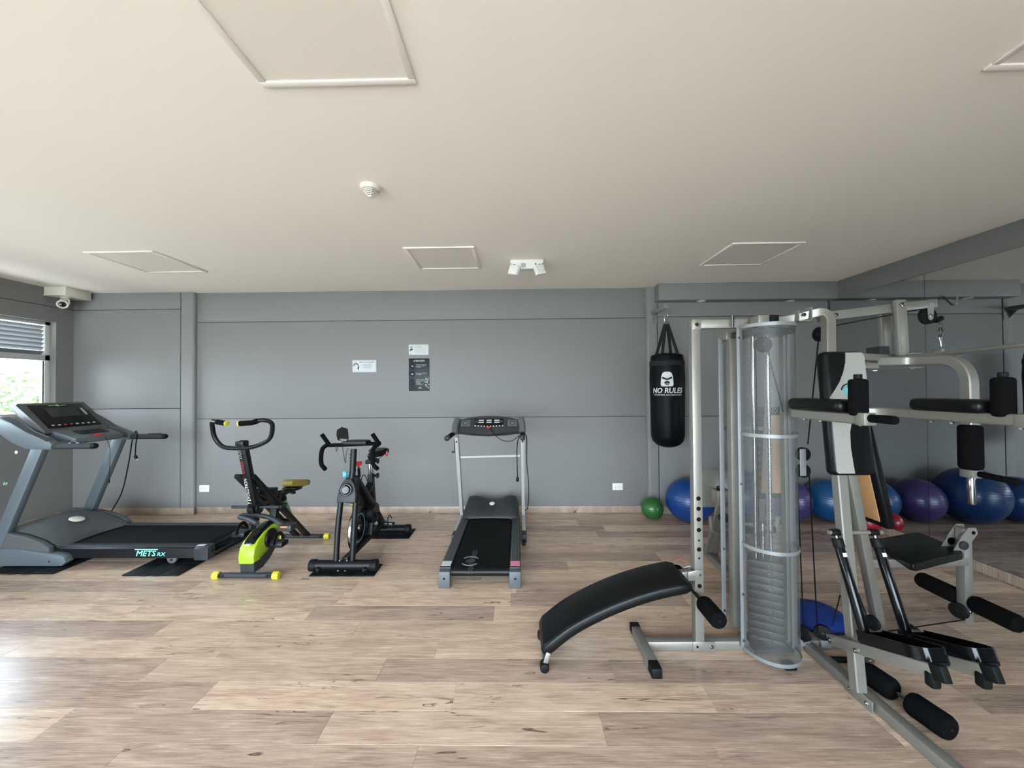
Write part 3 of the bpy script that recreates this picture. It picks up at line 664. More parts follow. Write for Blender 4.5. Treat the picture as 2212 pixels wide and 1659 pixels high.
# motor hood: arched cover
hp = [(-4.62, .12), (-4.62, .19), (-4.55, .27), (-4.42, .305), (-4.28, .295), (-4.12, .24), (xh+.0, .165), (xh+.01, .15), (-4.1, .14), (-4.3, .11)]
b = MB(); nrow = 9; rows = []
for j in range(nrow):
    v = j/(nrow-1); y = yn+.012+(yf-yn-.024)*v; dip = .03*(1-(2*v-1)**2); ins = .05*math.sin(math.pi*v)
    edge = .018*(abs(2*v-1)**6)
    rows.append([b.bm.verts.new((x-(ins if x > -4.15 and i > 4 else 0), y, z+(dip-edge if 1 < i < 7 else 0)-(.0))) for i, (x, z) in enumerate(hp)])
for A, B in zip(rows, rows[1:]):
    for k in range(len(A)): b.bm.faces.new((A[k], A[(k+1) % len(A)], B[(k+1) % len(A)], B[k]))
b.bm.faces.new(rows[0]); b.bm.faces.new(rows[-1][::-1]); hood = b.build('motor_cover', M['midgrey'], t, sharp=50)
c_ = PX(126, 1124, -4.35); MB().lathe([(0, .004), (.05, .003), (.055, 0), (0, 0)], (-4.2, 3.6, .296), V((.35, 0, 1)), 20).build('badge', M['cream'], hood)
for k, (yo, s) in enumerate(((yn, 1), (yf, -1))):
    y0_, y1_ = (yn-.06, yn+.012) if k == 0 else (yf-.012, yf+.06)
    # base foot, arched side guard, upright
    ft = MB().prism([(-4.75, .018), (-3.90, .018), (-3.86, .05), (-3.875, .095), (-3.92, .115), (-4.3, .165), (-4.75, .17)], (0, y1_, 0), (1, 0, 0), (0, 0, 1), (y1_-y0_), .01).build('base_foot', M['treadgrey'], t)
    MB().cyl((-3.97, (y0_+y1_)/2, MT), (-3.97, (y0_+y1_)/2, .022), .025, 14).build('foot_pad', M['rubber'], ft)
    MB().cyl((-4.6, (y0_+y1_)/2, .0125), (-4.6, (y0_+y1_)/2, .022), .025, 14).build('foot_pad', M['rubber'], ft)
    MB().cyl((-4.0, y0_-.001 if k == 0 else y1_+.001, .06), (-4.0, (y0_+y1_)/2, .06), .007, 10).build('bolt', M['skin'], ft)
    MB().prism([(-4.72, .15), (-4.02, .13), (-4.02, .17), (-4.1, .215), (-4.25, .27), (-4.45, .305), (-4.62, .30), (-4.72, .27)], (0, y1_-.012, 0), (1, 0, 0), (0, 0, 1), (y1_-y0_-.024), .01).build('side_guard', M['midgrey'], t)
    yc = (y0_+y1_)/2
    up_ = MB().beam((-4.50, yc, .14), (-4.11, yc, 1.06), .06, .1, (1, 0, 0), .012).build('upright', M['treadgrey'], t)
    if k == 0:
        MB().lathe([(0, .002), (.013, .001), (.014, 0), (0, 0)], PY(35, 977, y0_+.005), (0, -1, 0), 14).build('sticker', M['print'], up_)
        text('print', '%', M['leaf'], up_, PY(12, 1045, y0_+.004), (.39, 0, .92), (-.92, 0, .39), .05)
    # swept arm and handle bar
    MB().prism([(-4.0, 1.005), (-3.99, 1.055), (-4.02, 1.085), (-4.1, 1.10), (-4.22, 1.15), (-4.34, 1.235), (-4.44, 1.29), (-4.53, 1.29), (-4.49, 1.17), (-4.36, 1.075), (-4.22, 1.01)], (0, yc+.035, 0), (1, 0, 0), (0, 0, 1), .07, .012).build('console_arm', M['treadgrey'], t)
    hb = MB().sqtube([(-4.02, yc, 1.035), (-3.66, yc, 1.035)], .045, .052, (0, 0, 1), .014).build('handle', M['charcoal'], t)
    MB().lathe([(.026, -.01), (.027, .0), (.022, .02), (.01, .03), (0, .031)], (-3.66, yc, 1.035), (1, 0, 0), 16).build('end_cap', M['rubber'], hb)
    if k == 0:
        for dx in (.12, .19): MB().boxmm((-3.66-dx-.018, yc-.015, 1.06), (-3.66-dx+.018, yc+.015, 1.0635), .001).build('pulse_plate', M['chrome'], hb)
    else: MB().boxmm((-3.83, yc-.012, 1.06), (-3.7, yc+.012, 1.068), .002).build('pulse_plate', M['blackmetal'], hb)
# console: tilted head, tray below
con = MB().prism([(0, 0), (.245, -.25), (.262, -.262), (.24, -.29), (.19, -.285), (-.055, -.055), (-.05, -.01)], (-4.43, 3.86, 1.40), (1, 0, 0), (0, 0, 1), .535, .014).build('console', M['midgrey'], t)
fn = V((.25, 0, .245)).normalized(); fu = V((-.245, 0, .25)).normalized()
fc = V((-4.43+.123, 3.595, 1.40-.125))+fn*.0005
rotf = Matrix((V((0, 1, 0)), fu, fn)).transposed()
scr = MB().box(fc+fn*.004, (.43, .29, .008), .003, rotf).build('control_panel', M['blackgloss'], con)
MB().box(fc+fn*.0085+fu*.045, (.24, .12, .002), .0005, rotf).build('screen', M['charcoal'], scr)
MB().box(fc+fn*.0085+fu*.04+V((0, .17, 0)), (.02, .09, .002), .0005, rotf).build('button_column', M['greyprint'], scr)
for k in range(8): MB().box(fc+fn*.0085-fu*.115+V((0, -.17+k*.048, 0)), (.022, .014, .003), .001, rotf).build('button', M['redprint' if k in (2, 3) else 'greyprint'], scr)
MB().box(fc+fn*.0085+fu*.13, (.14, .006, .002), .0005, rotf).build('logo_line', M['leaf'], scr)
MB().lathe([(0, .002), (.011, .0015), (.012, 0), (0, 0)], fc+fn*.009+fu*.13, fn, 12).build('logo', M['leaf'], scr)
MB().prism([(-4.22, 1.145), (-4.16, 1.15), (-3.96, 1.085), (-3.955, 1.045), (-4.0, 1.03), (-4.2, 1.06)], (0, 3.80, 0), (1, 0, 0), (0, 0, 1), .42, .012).build('tray', M['treadgrey'], t)
gr = MB().box((-4.075, 3.61, 1.1235), (.09, .24, .006), .002, Matrix.Rotation(.315, 3, 'Y')).build('vent_grille', M['blackmetal'], t)
for k in range(3): MB().box((-4.1+k*.024, 3.61, 1.136-k*.008), (.006, .21, .004), .001, Matrix.Rotation(.315, 3, 'Y')).build('grille_bar', M['charcoal'], gr)
MB().box((-3.975, 3.58, 1.097), (.035, .07, .008), .002, Matrix.Rotation(.315, 3, 'Y')).build('stop_key', M['red'], t)
for s in (-1, 1): MB().sqtube([(-4.03, 3.595+s*.2, 1.06), (-4.03, 3.595+s*.32, 1.045)], .05, .03, (0, 0, 1), .01).build('cross_brace', M['midgrey'], t)
pc = 3.93
MB().tube(spline([PY(236, 1112, 3.98), PY(262, 1066, 3.98), PY(276, 1010, 3.98), PY(286, 950, 3.98), PY(291, 936, 3.965), PY(294, 931, 3.93), PY(296, 940, 3.90), PY(293, 965, 3.9), PY(292, 985, 3.9)], 8), .0055, 8).build('power_cord', M['cable'], t)
MB().cyl(PY(292, 984, 3.9), PY(295, 991, 3.9), .014, 10, .004).build('plug', M['cable'], t)
for s in (-1, 1): MB().cyl(PY(295, 990, 3.9)+V((s*.006, 0, 0)), PY(297, 994.5, 3.9)+V((s*.006, 0, 0)), .002, 6).build('plug_pin', M['chrome'], t)
MB().tube(spline([V((-3.95, 3.62, 1.07)), V((-3.95, 3.66, .95)), V((-3.955, 3.66, .66))], 6), .002, 6).build('safety_lead', M['cable'], t)
MB().cyl((-3.955, 3.66, .66), (-3.955, 3.66, .62), .006, 8).build('safety_clip', M['cable'], t)
# ================================================================ SMALL TREADMILL (middle)
tx0, tx1 = -.612, .008
t = thing('treadmill', 'folding treadmill with pale uprights and dark belt facing the grey wall', 'treadmill', (-.3, 3.7, 0))
MB().boxmm((tx0+.09, 2.95, .07), (tx1-.09, 4.3, .118), .004).build('deck', M['blackmetal'], t)
MB().sqtube(fillet([(-.302, 4.2, .131), (-.302, 2.97, .131), (-.302, 2.93, .1), (-.302, 2.97, .06), (-.302, 4.2, .06)], .03), .435, .004, (0, 0, 1), .001).build('running_belt', M['belt'], t)
MB().cyl((tx0+.07, 2.965, .098), (tx1-.07, 2.965, .098), .028, 20).build('rear_roller', M['blackmetal'], t)
for s, a, c in ((-1, tx0, tx0+.085), (1, tx1-.085, tx1)):
    rl_ = MB().boxmm((a, 2.955, .06), (c, 4.15, .138), .006).build('side_rail', M['charcoal'], t)
    for k in range(5): MB().boxmm((a+.01+k*.014, 2.98, .1375), (a+.018+k*.014, 4.1, .1405), .001).build('grip_rib', M['midgrey'], rl_)
    cap = MB().boxmm((a-.002, 2.9, .0), (c+.002, 2.965, .125), .008).build('end_cap', M['greyplast'], t)
    xm = (a+c)/2
    MB().cyl((xm, 2.8995, .075), (xm, 2.91, .075), .009, 12).build('bolt', M['skin'], cap)
    MB().boxmm((a+.006, 2.968, .1405), (c-.006, 3.05, .1418)).build('sticker', M['print' if s < 0 else 'pink'], rl_)
# belt logo: ring and lettering running along the belt
lc = PZ(1016, 1212, .1335)
for r_, a0, a1 in ((.07, .6, 2.5), (.07, 3.75, 5.65)):
    MB().tube([lc+V((r_*math.cos(q), r_*1.1*math.sin(q), 0)) for q in [a0+(a1-a0)*k/10 for k in range(11)]], .006, 5).build('belt_logo', M['beltprint'], t)
MB().lathe([(0, .0005), (.038, .0004), (.038, 0), (0, 0)], lc, seg=20).build('belt_logo', M['charcoal'], t)
text('belt_lettering', 'sport fitness', M['beltprint'], t, lc+V((.012, -.01, .0006)), (0, 1, 0), (-1, 0, 0), .085)
# motor cover: two humps
b = MB(); rows = []
hx = [tx0+.01+(tx1-tx0-.02)*k/16 for k in range(17)]
for y, base in ((4.05, .0), (4.1, .035), (4.2, .085), (4.3, .125), (4.38, .135), (4.45, .11), (4.49, .02)):
    row = []
    for k, x in enumerate(hx):
        u = k/16; hump = .5+.5*math.cos((u-.16)*2*math.pi*1.48) if u < .5 else .5+.5*math.cos((.84-u)*2*math.pi*1.48)
        hump = max(0, hump) if (u < .5 and u < .5) or u >= .5 else 0
        sd = 1-max(0, (abs(u-.5)-.44)/.06)**2*.6
        yy = y + (.035*math.cos((u-.5)*math.pi) if y < 4.08 else 0)
        row.append(b.bm.verts.new((x, yy, .135+base*sd*(.72+.42*hump))))
    rows.append(row)
for A, B in zip(rows, rows[1:]):
    for k in range(16): b.bm.faces.new((A[k], A[k+1], B[k+1], B[k]))
lo = [[b.bm.verts.new((v.co.x, v.co.y, .06)) for v in r] for r in (rows[0], rows[-1])]
for k in range(16): b.bm.faces.new((lo[0][k], lo[0][k+1], rows[0][k+1], rows[0][k])); b.bm.faces.new((rows[-1][k], rows[-1][k+1], lo[1][k+1], lo[1][k]))
for k in (0, 16): b.bm.faces.new([r[k] for r in rows] + [lo[1][k], lo[0][k]])
hood = b.build('motor_cover', M['charcoal'], t, sharp=60)
MB().lathe([(0, .005), (.028, .004), (.033, 0), (0, 0)], PY(1063, 1088, 4.29), V((0, -.4, 1)), 20).build('badge', M['print'], hood)
for s in (-1, 1):
    xu = -.628 if s < 0 else .045
    xt = -.605 if s < 0 else .038
    up_ = MB().beam((xu, 4.24, .09), (xt, 3.76, 1.04), .034, .06, (0, 1, 0), .004).build('upright', M['whitetube'], t)
    for zz in (.115, 1.0):
        k_ = (zz-.09)/.95; MB().cyl((xu+(xt-xu)*k_, 4.24-.48*k_-.034, zz-.015), (xu+(xt-xu)*k_, 4.24-.48*k_-.02, zz-.01), .008, 10).build('bolt', M['skin'], up_)
    ft = MB().beam((xu, 4.28, .105), (xu-.0, 3.80, .065), .04, .06, (0, 0, 1), .004).build('base_leg', M['whitetube'], t)
    MB().boxmm((xu-.024, 3.70, .02), (xu+.024, 3.82, .1), .006).build('foot_cap', M['charcoal'], ft)
    if s > 0: MB().cyl((xu-.012, 3.70, .028), (xu+.012, 3.70, .028), .028, 16, .004).build('wheel', M['rubber'], ft)
    else: MB().boxmm((xu-.02, 3.72, .0), (xu+.02, 3.78, .022), .004).build('foot_pad', M['rubber'], ft)
    MB().boxmm((xu-.02, 4.24, .0), (xu+.02, 4.32, .08), .004).build('rear_foot', M['charcoal'], ft)
    ha = V((xt, 3.74, 1.09)); hb_ = V((xt-(.045 if s < 0 else .002), 3.5, 1.055))
    hd = MB().tube([ha, ha*.4+hb_*.6, hb_], .022, 14).build('handle', M['rubber'], t)
    MB().lathe([(.022, -.02), (.026, -.005), (.024, .018), (.012, .028), (0, .03)], hb_, hb_-ha, 16).build('end_cap', M['charcoal'], hd)
    MB().boxmm((hb_.x-.01, hb_.y+.06, hb_.z+.018), (hb_.x+.01, hb_.y+.1, hb_.z+.028), .002).build('pulse_plate', M['chrome'], hd)
MB().cyl(PY(995, 987.5, 3.86), PY(1123, 984.5, 3.86), .015, 16).build('cross_bar', M['whitetube'], t)
q = PY(984.5, 960, 3.82); MB().tube([q+V((-.012, 0, .05)), q+V((-.012, 0, -.07))], .005, 6).build('resistance_lever', M['blackmetal'], t)
MB().boxmm(q+V((-.04, -.01, -.085)), q+V((-.008, .01, -.065)), .003).build('lever_tip', M['blackmetal'], t)
# console
zc0 = 1.14; cxm = -.283
out = [(-.335, -.06), (-.345, .04), (-.30, .085), (-.2, .10), (-.1, .118), (0, .122), (.1, .118), (.2, .10), (.30, .085), (.345, .04), (.335, -.06), (.25, -.056), (.15, -.056), (.07, -.075), (0, -.085), (-.07, -.075), (-.15, -.056), (-.25, -.056)]
cn = V((0, -.8, .6)).normalized(); cu_ = V((0, .6, .8)).normalized()
con = MB().prism(out, V((cxm, 3.67, zc0)), (1, 0, 0), cu_, -.05, .014).build('console', M['charcoal'], t)
cf = V((cxm, 3.67, zc0))
def cbox(name, x, z, w, h, m, par, lift=.002, th=.003): 
    return MB().box(cf+V((x, 0, 0))+cu_*z+cn*lift, (w, th, h), .001, Matrix((V((1, 0, 0)), -cn, cu_)).transposed()).build(name, m, par)
pan = cbox('display_panel', 0, .045, .28, .085, M['blackgloss'], con)
for x in (-.075, 0, .075):
    for z in (.068, .045): cbox('display', x, z, .05, .014, M['greyprint'], pan, .0045, .001)
for x in (-.118, .118): cbox('speed_label', x, .055, .034, .03, M['charcoal'], pan, .0045, .001)
for k in range(10):
    x = -.13+k*.029; cbox('button', x, .008-.006*math.cos(x*12), .014, .008, M['print'], con, .004, .003)
cbox('key_slot', 0, -.012, .03, .018, M['red'], con, .006, .01)
for s in (-1, 1):
    cbox('cup_recess', s*.225, .04, .09, .07, M['midgrey'], con, .001, .003)
    MB().tube([cf+V((s*.225, 0, 0))+cu_*.04+cn*.003+V((1, 0, 0))*.024*math.cos(a)+cu_*.024*math.sin(a) for a in [2*math.pi*k/20 for k in range(20)]], .003, 6, True).build('cup_ring', M['charcoal'], con)
    MB().sqtube(fillet([cf+V((s*.318, -.0, 0))+cu_*-.075+cn*.01, cf+V((s*.322, 0, 0))+cu_*.0+cn*.012, cf+V((s*.305, 0, 0))+cu_*.085+cn*.004], .04), .06, .05, None, .015).build('side_grip', M['midgrey'], con)
MB().tube(spline([cf+cu_*-.015+cn*.012, PY(1075, 945, 3.6), PY(1092, 953, 3.58), PY(1108, 951, 3.57), PY(1122, 940, 3.57)], 8), .003, 6).build('safety_lead', M['cable'], t)
pw = PY(1131, 936, 3.56)
MB().tube(spline([pw, PY(1121, 945, 3.55), PY(1117, 965, 3.56), PY(1117, 1000, 3.57), PY(1118, 1032, 3.58)], 6), .0045, 8).build('power_cord', M['cable'], t)
MB().cyl(PY(1118, 1031, 3.58), PY(1118, 1040, 3.58), .013, 10, .004).build('plug', M['cable'], t)
MB().tube(spline([pw, PY(1137, 942, 3.6), PY(1138, 960, 3.7), PY(1138, 1000, 3.9), PY(1142, 1050, 4.1), PY(1140, 1095, 4.3), PY(1133, 1104, 4.33)], 6), .0045, 8).build('power_cord', M['cable'], t)
# ================================================================ FOLDING SQUAT BIKE (lime)
bx = -2.172
def BX(px, py): return PX(px, py, bx)
t = thing('exercise_bike', 'lime green and black folding exercise bike with gold seat', 'exercise bike', (bx, 3.45, 0))
for y, xa_, xb_ in ((3.04, bx-.265, bx+.265), (3.855, bx-.262, bx+.262)):
    st = MB().cyl((xa_+.03, y, .033), (xb_-.03, y, .033), .021, 16).build('stabilizer', M['charcoal'], t)
    for x0_, x1_ in ((xa_, xa_+.05), (xb_-.05, xb_)): MB().cyl((x0_, y, .033), (x1_, y, .033), .031, 8, .006).build('end_cap', M['yellow'], st)
    for s in (-1, 1): MB().boxmm((bx+s*.19-.02, y-.03, .03), (bx+s*.19+.02, y-.018, .045), .003).build('clip', M['blackmetal'], st)
# body shell: side profile in y-z, rounded in x
sp = [(3.055, .075), (3.045, .20), (3.06, .33), (3.10, .42), (3.17, .475), (3.25, .52), (3.33, .53), (3.37, .49), (3.36, .40), (3.33, .32), (3.25, .2), (3.17, .1), (3.13, .075)]
def shell(prof, hw, name, m, bev=.018): return MB().prism([(p[0]-3.2, p[1]) for p in prof], (bx-hw, 3.2, 0), (0, 1, 0), (0, 0, 1), 2*hw, bev).build(name, m, t)
shell([(3.035, .125), (3.03, .18), (3.045, .24), (3.09, .285), (3.17, .325), (3.28, .35), (3.39, .35), (3.435, .325), (3.43, .27), (3.38, .21), (3.11, .125)], .066, 'body_shell', M['lime'])
shell([(3.05, .045), (3.042, .13), (3.115, .128), (3.385, .215), (3.34, .15), (3.25, .08), (3.16, .045)], .058, 'lower_shell', M['charcoal'], .01)
shell([(3.068, .268), (3.088, .296), (3.17, .337), (3.27, .36), (3.34, .364), (3.34, .34), (3.2, .31), (3.11, .27)], .045, 'smoked_window', M['blackgloss'], .008)
MB().boxmm((bx-.02, 3.05, .262), (bx+.02, 3.075, .272)).build('sticker', M['print'], t)
text('lettering', 'body evolution', M['darkprint'], t, (bx+.0668, 3.2, .175), (0, .94, .33), (0, -.33, .94), .034)
MB().lathe([(0, .0), (.075, 0), (.078, .01), (.07, .022), (0, .022)], (bx+.062, 3.235, .255), (1, 0, 0), 28).build('crank_cover', M['blackmetal'], t)
MB().lathe([(0, .0), (.075, 0), (.078, .01), (.07, .022), (0, .022)], (bx-.062, 3.235, .255), (-1, 0, 0), 28).build('crank_cover', M['blackmetal'], t)
for s, dy, dz_ in ((1, -.03, -.035), (-1, -.03, .05)):
    ca_ = V((bx+s*.088, 3.235, .255)); pe = ca_+V((s*.005, dy, dz_))
    cr = MB().beam(ca_, pe, .022, .02, (1, 0, 0), .004).build('crank', M['blackmetal'], t)
    pd = MB().box(pe+V((s*.066, 0, 0)), (.11, .1, .04), .01).build('pedal', M['blackmetal'], t)
    for k in range(3): MB().box(pe+V((s*.062, -.032+k*.032, .0205)), (.095, .01, .006), .001).build('tread', M['charcoal'], pd)
    MB().sqtube([pe+V((s*.062+.0, -.062*math.cos(q), .008+.075*math.sin(q))) for q in [math.pi*k/12 for k in range(13)]], .03, .005, (1, 0, 0), .001).build('strap', M['rubber'], pd)
# frame: front neck, main X frame
MB().beam((bx, 3.37, .33), (bx, 3.44, .60), .05, .06, (1, 0, 0), .006).build('neck_tube', M['blackmetal'], t)
MB().boxmm((bx-.07, 3.38, .455), (bx+.07, 3.47, .485), .006).build('neck_bracket', M['charcoal'], t)
for s in (-1, 1):
    MB().beam((bx+s*.055-.01, 3.84, .05), (bx+s*.055-.03, 3.06, .82), .03, .058, (1, 0, 0), .005).build('rear_leg_tube', M['blackmetal'], t)
for k_ in (.28, .62, .97): 
    p_ = V((bx-.01-.02*k_, 3.84-.78*k_, .05+.77*k_)); MB().box(p_, (.1, .05, .03), .005, Matrix.Rotation(-.78, 3, 'X')).build('cross_plate', M['blackmetal'], t)
MB().beam((bx, 3.14, .42), (bx, 3.10, .56), .055, .05, (1, 0, 0), .006).build('front_tube', M['blackmetal'], t)
ps = V((bx, 3.145, .515)); pt_ = V((bx, 2.99, 1.105))
post = MB().beam(ps, pt_, .05, .062, (1, 0, 0), .006).build('handle_post', M['blackmetal'], t)
pd_ = (pt_-ps).normalized(); pn = V((0, -pd_.z, pd_.y)); 
text('lettering', '7 EVOLUTION', M['print'], post, ps+pd_*.19-V((.008, 0, 0))+pn*.0318, pd_, V((-1, 0, 0)), .036)
text('lettering', 'FITNESS', M['redprint'], post, ps+pd_*.4-V((.008, 0, 0))+pn*.0318, pd_, V((-1, 0, 0)), .03)
text('lettering', '4 PLAY', M['greyprint'], post, ps+pd_*.51-V((.008, 0, 0))+pn*.0318, pd_, V((-1, 0, 0)), .026)
MB().lathe([(0, .0), (.045, 0), (.045, .012), (.02, .014), (0, .014)], ps+V((-.03, 0, .02)), (-1, 0, 0), 20).build('hinge_plate', M['blackmetal'], t)
MB().lathe([(0, .0), (.045, 0), (.045, .012), (.02, .014), (0, .014)], ps+V((.03, 0, .02)), (1, 0, 0), 20).build('hinge_plate', M['blackmetal'], t)
MB().cyl(ps+V((.04, -.0, .03)), ps+V((.075, 0, .03)), .013, 12, .004).build('hinge_knob', M['blackmetal'], t)
# handlebar loop
yb = 2.985
hbp = [PY(488, 914.5, yb-.12), PY(465, 911, yb-.1), PY(457, 909, yb-.05), PY(462, 945, yb), PY(480, 967, yb+.005), PY(520, 969, yb+.005), PY(553, 965, yb), PY(587, 948, yb-.02), PY(589, 912, yb-.06), PY(566, 906, yb-.1), PY(545, 913, yb-.12), PY(518, 915, yb-.125)]
hbar = MB().tube(fillet(hbp, .07, 5), .0165, 12).build('handlebar', M['blackmetal'], t)
MB().tube([hbp[0], hbp[0]*.2+hbp[1]*.8], .02, 12).build('grip', M['foam'], hbar); MB().tube([hbp[-1], hbp[-2], hbp[-2]*.4+hbp[-3]*.6], .02, 12).build('grip', M['foam'], hbar)
for p_, q_ in ((hbp[0], hbp[1]), (hbp[-1], hbp[-2])): MB().cyl(p_, p_+(p_-q_).normalized()*.012, .021, 14, .004).build('grip_end', M['yellow'], hbar)
MB().boxmm(pt_+V((-.035, -.03, -.035)), pt_+V((.03, .04, .0)), .006).build('clamp', M['blackmetal'], t)
# foot bars
MB().cyl((bx-.19, 3.14, .543), (bx+.2, 3.14, .543), .012, 12).build('foot_bar', M['charcoal'], t)
fb = [PY(556, 1131, 2.9), PY(538, 1122, 2.97), PY(517, 1117, 3.08), PY(524, 1112.5, 3.1), PY(560, 1113, 3.1), PY(588, 1119, 3.05), PY(612, 1135, 2.98)]
MB().tube(fillet(fb, .06, 5), .0175, 12).build('footrest_loop', M['charcoal'], t)
MB().boxmm(fb[-1]+V((-.01, -.05, -.03)), fb[-1]+V((.09, .04, .015)), .008).build('footrest_plate', M['charcoal'], t)
MB().boxmm(fb[-1]+V((.01, -.052, .0)), fb[-1]+V((.06, -.048, .01))).build('sticker', M['orange'], t)
# seat
sc_ = PY(633, 1043, 3.70); Rt = Matrix.Rotation(-.2, 3, 'X')
prof = [(.0, -.11), (.05, -.105), (.062, -.06), (.075, 0), (.105, .07), (.10, .12), (.05, .14), (0, .142)]
poly = [(p[0], p[1]) for p in prof] + [(-p[0], p[1]) for p in prof[::-1][1:-1]]
MB().prism([(p[0]*1.0, p[1]) for p in poly], sc_+V((0, 0, -.03)), (1, 0, 0), Rt @ V((0, 1, 0)), .058, .02).build('seat', M['gold'], t, sharp=60)
MB().boxmm(sc_+V((-.06, -.08, -.05)), sc_+V((.07, .1, -.028)), .006).build('seat_plate', M['blackmetal'], t)
MB().sqtube(fillet([sc_+V((.02, .08, -.058)), sc_+V((0, -.12, -.052)), V((bx-.01, 3.40, .53)), V((bx-.02, 3.2, .66))], .06), .04, .05, (1, 0, 0)).build('seat_arm', M['blackmetal'], t)
MB().boxmm(V((bx-.05, 3.3, .57)), V((bx+.05, 3.37, .65)), .008).build('pivot_block', M['blackmetal'], t)
MB().cyl(sc_+V((0, 0, -.052)), sc_+V((0, 0, -.085)), .008, 10).cyl(sc_+V((0, 0, -.085)), sc_+V((0, 0, -.105)), .024, 14, .005).build('seat_knob', M['blackmetal'], t)
g0, g1 = PX(608, 1068, bx+.0), PX(626, 1112, bx+.0)
MB().cyl(g0+V((0, 0, .04)), g0, .012, 12).build('damper_rod', M['chrome'], t)
MB().cyl(g0, g0*.75+g1*.25, .03, 18, .004).build('damper_cap', M['blackmetal'], t)
MB().cyl(g0*.75+g1*.25, g1+V((0, .02, -.06)), .026, 18, .002).build('damper', M['green'], t)
# ================================================================ SPIN BIKE (black)
sx = -1.45
def sxa(y): return sx+.06*(y-3.15)/.8
def SP(y, z, dx=0.): return V((sxa(y)+dx, y, z))
t = thing('exercise_bike', 'black spin bike with silver flywheel and drop handlebars', 'exercise bike', (sx, 3.55, 0))
for y, w in ((3.165, .56), (3.985, .52)):
    xm = sxa(y); st = MB().cyl((xm-w/2+.04, y, .058), (xm+w/2-.04, y, .058), .04, 24).build('stabilizer', M['blackmetal'], t)
    for s in (-1, 1):
        MB().cyl((xm+s*(w/2-.055), y, .056), (xm+s*w/2, y, .056), .0478, 12, .008).build('end_cap', M['rubber'], st)
        if y < 3.5:
            MB().cyl((xm+s*.19-.012, y-.045, .04), (xm+s*.19+.012, y-.045, .04), .022, 14, .003).build('transport_wheel', M['rubber'], st)
            MB().cyl((xm+s*.19+.012, y-.045, .04), (xm+s*.19+.016, y-.045, .04), .008, 8).build('axle', M['chrome'], st)
            MB().cyl((xm+s*.03, y-.04, .03), (xm+s*.03, y-.043, .03), .006, 8).build('bolt', M['chrome'], st)
        else: MB().cyl((xm+s*(w/2-.02), y+.03, .0085), (xm+s*(w/2-.02), y+.03, .02), .014, 10).build('levelling_foot', M['rubber'], st)
for s in (-1, 1):
    MB().tube(fillet([SP(3.17, .07, s*.068), SP(3.2, .35, s*.068), SP(3.25, .62, s*.062), SP(3.31, .74, s*.03)], .1), .0225, 14).build('fork_tube', M['blackmetal'], t)
    MB().cyl(SP(3.14, .1, s*.03+.01), SP(3.14, .115, s*.03+.01), .006, 8).build('bolt', M['chrome'], t)
MB().prism([(-.078, -.10), (.078, -.10), (.078, -.03), (.055, .05), (.025, .09), (-.025, .09), (-.055, .05), (-.078, -.03)], SP(3.215, .66), (1, 0, 0), (0, .25, .97), -.05, .008).build('head_cover', M['charcoal'], t)
hd_ = SP(3.2, .665)
MB().lathe([(0, .012), (.03, .012), (.034, .008), (.04, 0), (.046, 0), (.05, .006), (.052, -.004), (0, -.004)], hd_, (0, -1, .2), 28).build('emblem_ring', M['blackgloss'], t)
MB().tube([hd_+V((.014*math.cos(q), -.014, .014*math.sin(q))) for q in [.6+k*.5 for k in range(10)]], .0028, 6).build('emblem', M['greyprint'], t)
MB().tube([SP(3.27, .62), SP(3.315, .80), SP(3.335, .985)], .026, 16).build('stem_sleeve', M['blackmetal'], t)
for k in range(6):
    MB().cyl(SP(3.318, .80+k*.028)+V((-.027, 0, 0)), SP(3.318, .80+k*.028)+V((-.024, 0, 0)), .005, 8).build('stem_hole', M['skin'], t)
kb = SP(3.29, .78)
MB().lathe([(0, .05), (.02, .049), (.03, .04), (.03, .022), (.018, .016), (.012, 0), (0, 0)], kb+V((-.02, 0, 0)), (-1, -.5, 0), 20).build('height_knob', M['teal'], t)
# handlebars
hz, hy = 1.03, 3.34
xm = sxa(hy)
MB().tube([(xm-.21, hy-.02, hz-.01), (xm+.24, hy-.02, hz+.005)], .0165, 12).build('handlebar', M['foam'], t)
MB().prism([(-.1, -.06), (.1, -.05), (.13, .0), (.1, .06), (-.02, .08), (-.1, .05)], (xm+.02, hy, hz-.005), (1, 0, 0), (0, 1, 0), .035, .012).build('elbow_tray', M['blackmetal'], t)
for s, xo in ((-1, xm-.215), (1, xm+.225)):
    pts = [(xo, hy-.02, hz), (xo-.03, hy-.06, hz-.03), (xo-.035, hy-.08, hz-.1), (xo-.02, hy-.1, hz-.16), (xo+.03, hy-.14, hz-.19)]
    MB().tube(spline(pts, 6), .018, 12).build('drop_bar', M['foam'], t)
    MB().tube([(xo+.005, hy-.02, hz-.005), (xo-.05, hy-.04, hz+.09)], .018, 12).build('bar_end', M['foam'], t)
tb = PY(742, 938, hy-.06)
mon = MB().prism([(-.042, -.05), (.035, -.062), (.05, -.03), (.03, .05), (-.02, .066), (-.058, .04), (-.06, .0)], tb+V((-.005, 0, .0)), (1, 0, 0), (0, .3, .95), -.018, .006).build('monitor', M['blackgloss'], t)
MB().tube([tb+V((.01, .01, -.04)), tb+V((.02, .04, -.09))], .01, 10).build('monitor_bracket', M['blackmetal'], mon)
for pts in ([(724, 955), (727, 975), (730, 962)], [(738, 955), (746, 1000), (748, 978), (752, 968)]):
    MB().tube(spline([PY(a_, b2, hy-.07) for a_, b2 in pts], 6), .0022, 6).build('sensor_wire', M['cable'], t)
